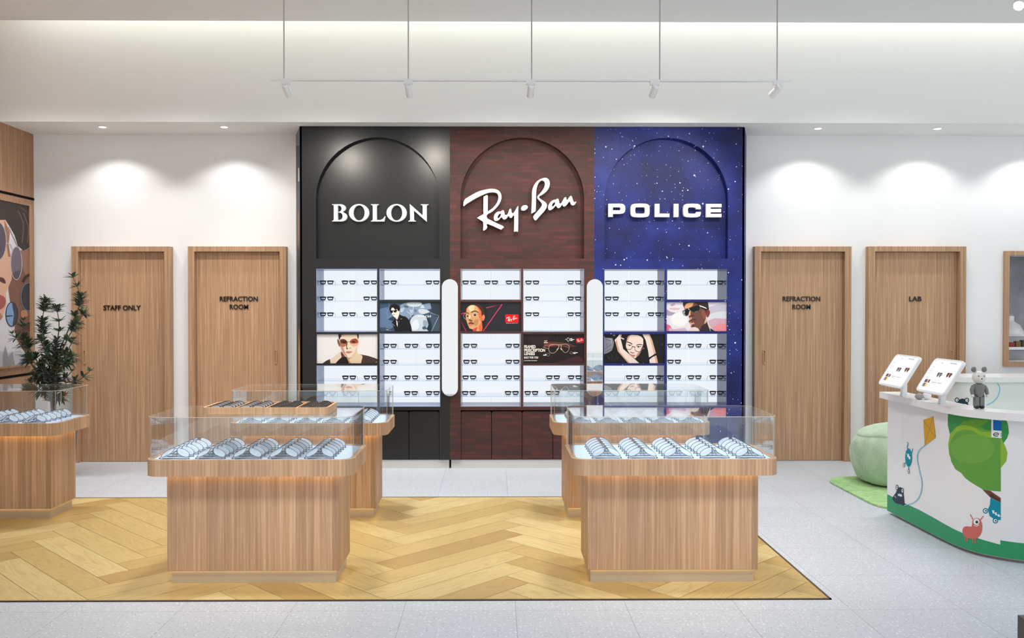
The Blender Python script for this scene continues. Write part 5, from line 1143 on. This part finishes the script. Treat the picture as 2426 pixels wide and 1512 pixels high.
for s in (-1, 1): MB().ball((bx_ - .01 * S + s * .07 * S, by_ - .135 * S, z0 + .84 * S), .015 * S, .010 * S, .015 * S, 10).build('eye', G3, h)

# ================================================================== beanbag and rug
t = None
rg = rrect(3.135, 5.3, 6.93, 8.33, .30, 10)
o = MB().prism(rg, .0005, .017).build('rug', RUGM, None, 0, bevel=.005); tag(o, 'bright green pile rug under the beanbag behind the desk', 'rug')
def wob(p, a, z):
    k = 1 + .05 * math.sin(3 * a + 1.0) * math.sin(z * 7) + .02 * math.sin(7 * a + z * 9) + .03 * math.sin(2 * a + .6)
    zz = z + .018 * math.sin(2 * a + .4) * (z > .3) + .012 * math.sin(5 * a) * (z > .42)
    return (BXC + (p[0] - BXC) * k, BYC + (p[1] - BYC) * k, zz if z > .05 else z)
BXC, BYC = 3.735, 8.02
MBB = MB().lathe([(.001, .028), (.28, .028), (.335, .040), (.37, .10), (.395, .19), (.408, .28), (.408, .36), (.39, .42), (.355, .452), (.365, .462), (.345, .49), (.29, .525), (.20, .552), (.10, .566), (.05, .568), (.045, .556), (.001, .55)], (BXC, BYC, 0), 64, None, wob)
o = MBB.build('beanbag', BEANM, None, 60); tag(o, 'pale green velvet beanbag on the green rug', 'beanbag')
mu = o.modifiers.new('soft', 'SUBSURF'); mu.levels = 1; mu.render_levels = 1
dsp = bpy.data.textures.new('crease', 'CLOUDS'); dsp.noise_scale = .16
md = o.modifiers.new('crease', 'DISPLACE'); md.texture = dsp; md.strength = .02; md.mid_level = .5

# ================================================================== light, world, camera
area('cove_strip', (2.1, 8.43, ZS + .52), (0, .30, -1), 13.6, .05, 42, (1, .96, .83))
for x in (CXL, CXR):
    for y, e in ((5.45, 7), (YR - .1, 9)): area('counter_lamp', (x, y, ZS - .05), (0, -.10 if y < 6 else .05, -1), .3, .3, e, (1, .96, .90), 60)
for x in (-4.3, -3.1, -1.7, .1, 1.9, 3.6): area('added_aisle_fill', (x, 7.62, ZS - .02), (0, .03, -1), 1.0, .2, 19 if x < -2 else 14, (1, .99, .97), 105)  # added fill lifting the rear floor and doors, without fixtures
for x in (CXL, CXR): spot('added_counter_fill', (x, 2.9, 4.2), Vector((0, YF - 2.9, .74 - 4.2)), 330, 27, .8, (1, .97, .92), .35)  # added fill brightening the front counter faces, hung on nothing
spot('added_desk_fill', (.9, 5.6, ZS - .06), Vector((2.5, .2, -3.75)), 150, 48, .9, (1, .99, .97), .15)  # added fill brightening the printed side of the desk
w = bpy.data.worlds.new('shop_front'); SC.world = w; w.use_nodes = True
w.node_tree.nodes['Background'].inputs[0].default_value = (.94, .97, 1, 1); w.node_tree.nodes['Background'].inputs[1].default_value = .88
cam = bpy.data.cameras.new('camera'); co = bpy.data.objects.new('camera', cam); COL.objects.link(co)
cam.sensor_fit = 'HORIZONTAL'; cam.sensor_width = 36.0; cam.lens = 36.0 * FPX / 2426.0
cam.shift_x = (1213 - PPX) / 2426.0; cam.clip_start = .05; cam.clip_end = 100
co.location = (0, 0, EYE); co.rotation_euler = (PI / 2 - PIT, 0, -YAW)
SC.camera = co
SC.view_settings.view_transform = 'Standard'; SC.view_settings.look = 'None'; SC.view_settings.exposure = 0.2; SC.view_settings.gamma = 1.0
SC.view_settings.use_curve_mapping = False
SC.cycles.transparent_max_bounces = 32; SC.cycles.max_bounces = 10; SC.cycles.diffuse_bounces = 5; SC.cycles.glossy_bounces = 6
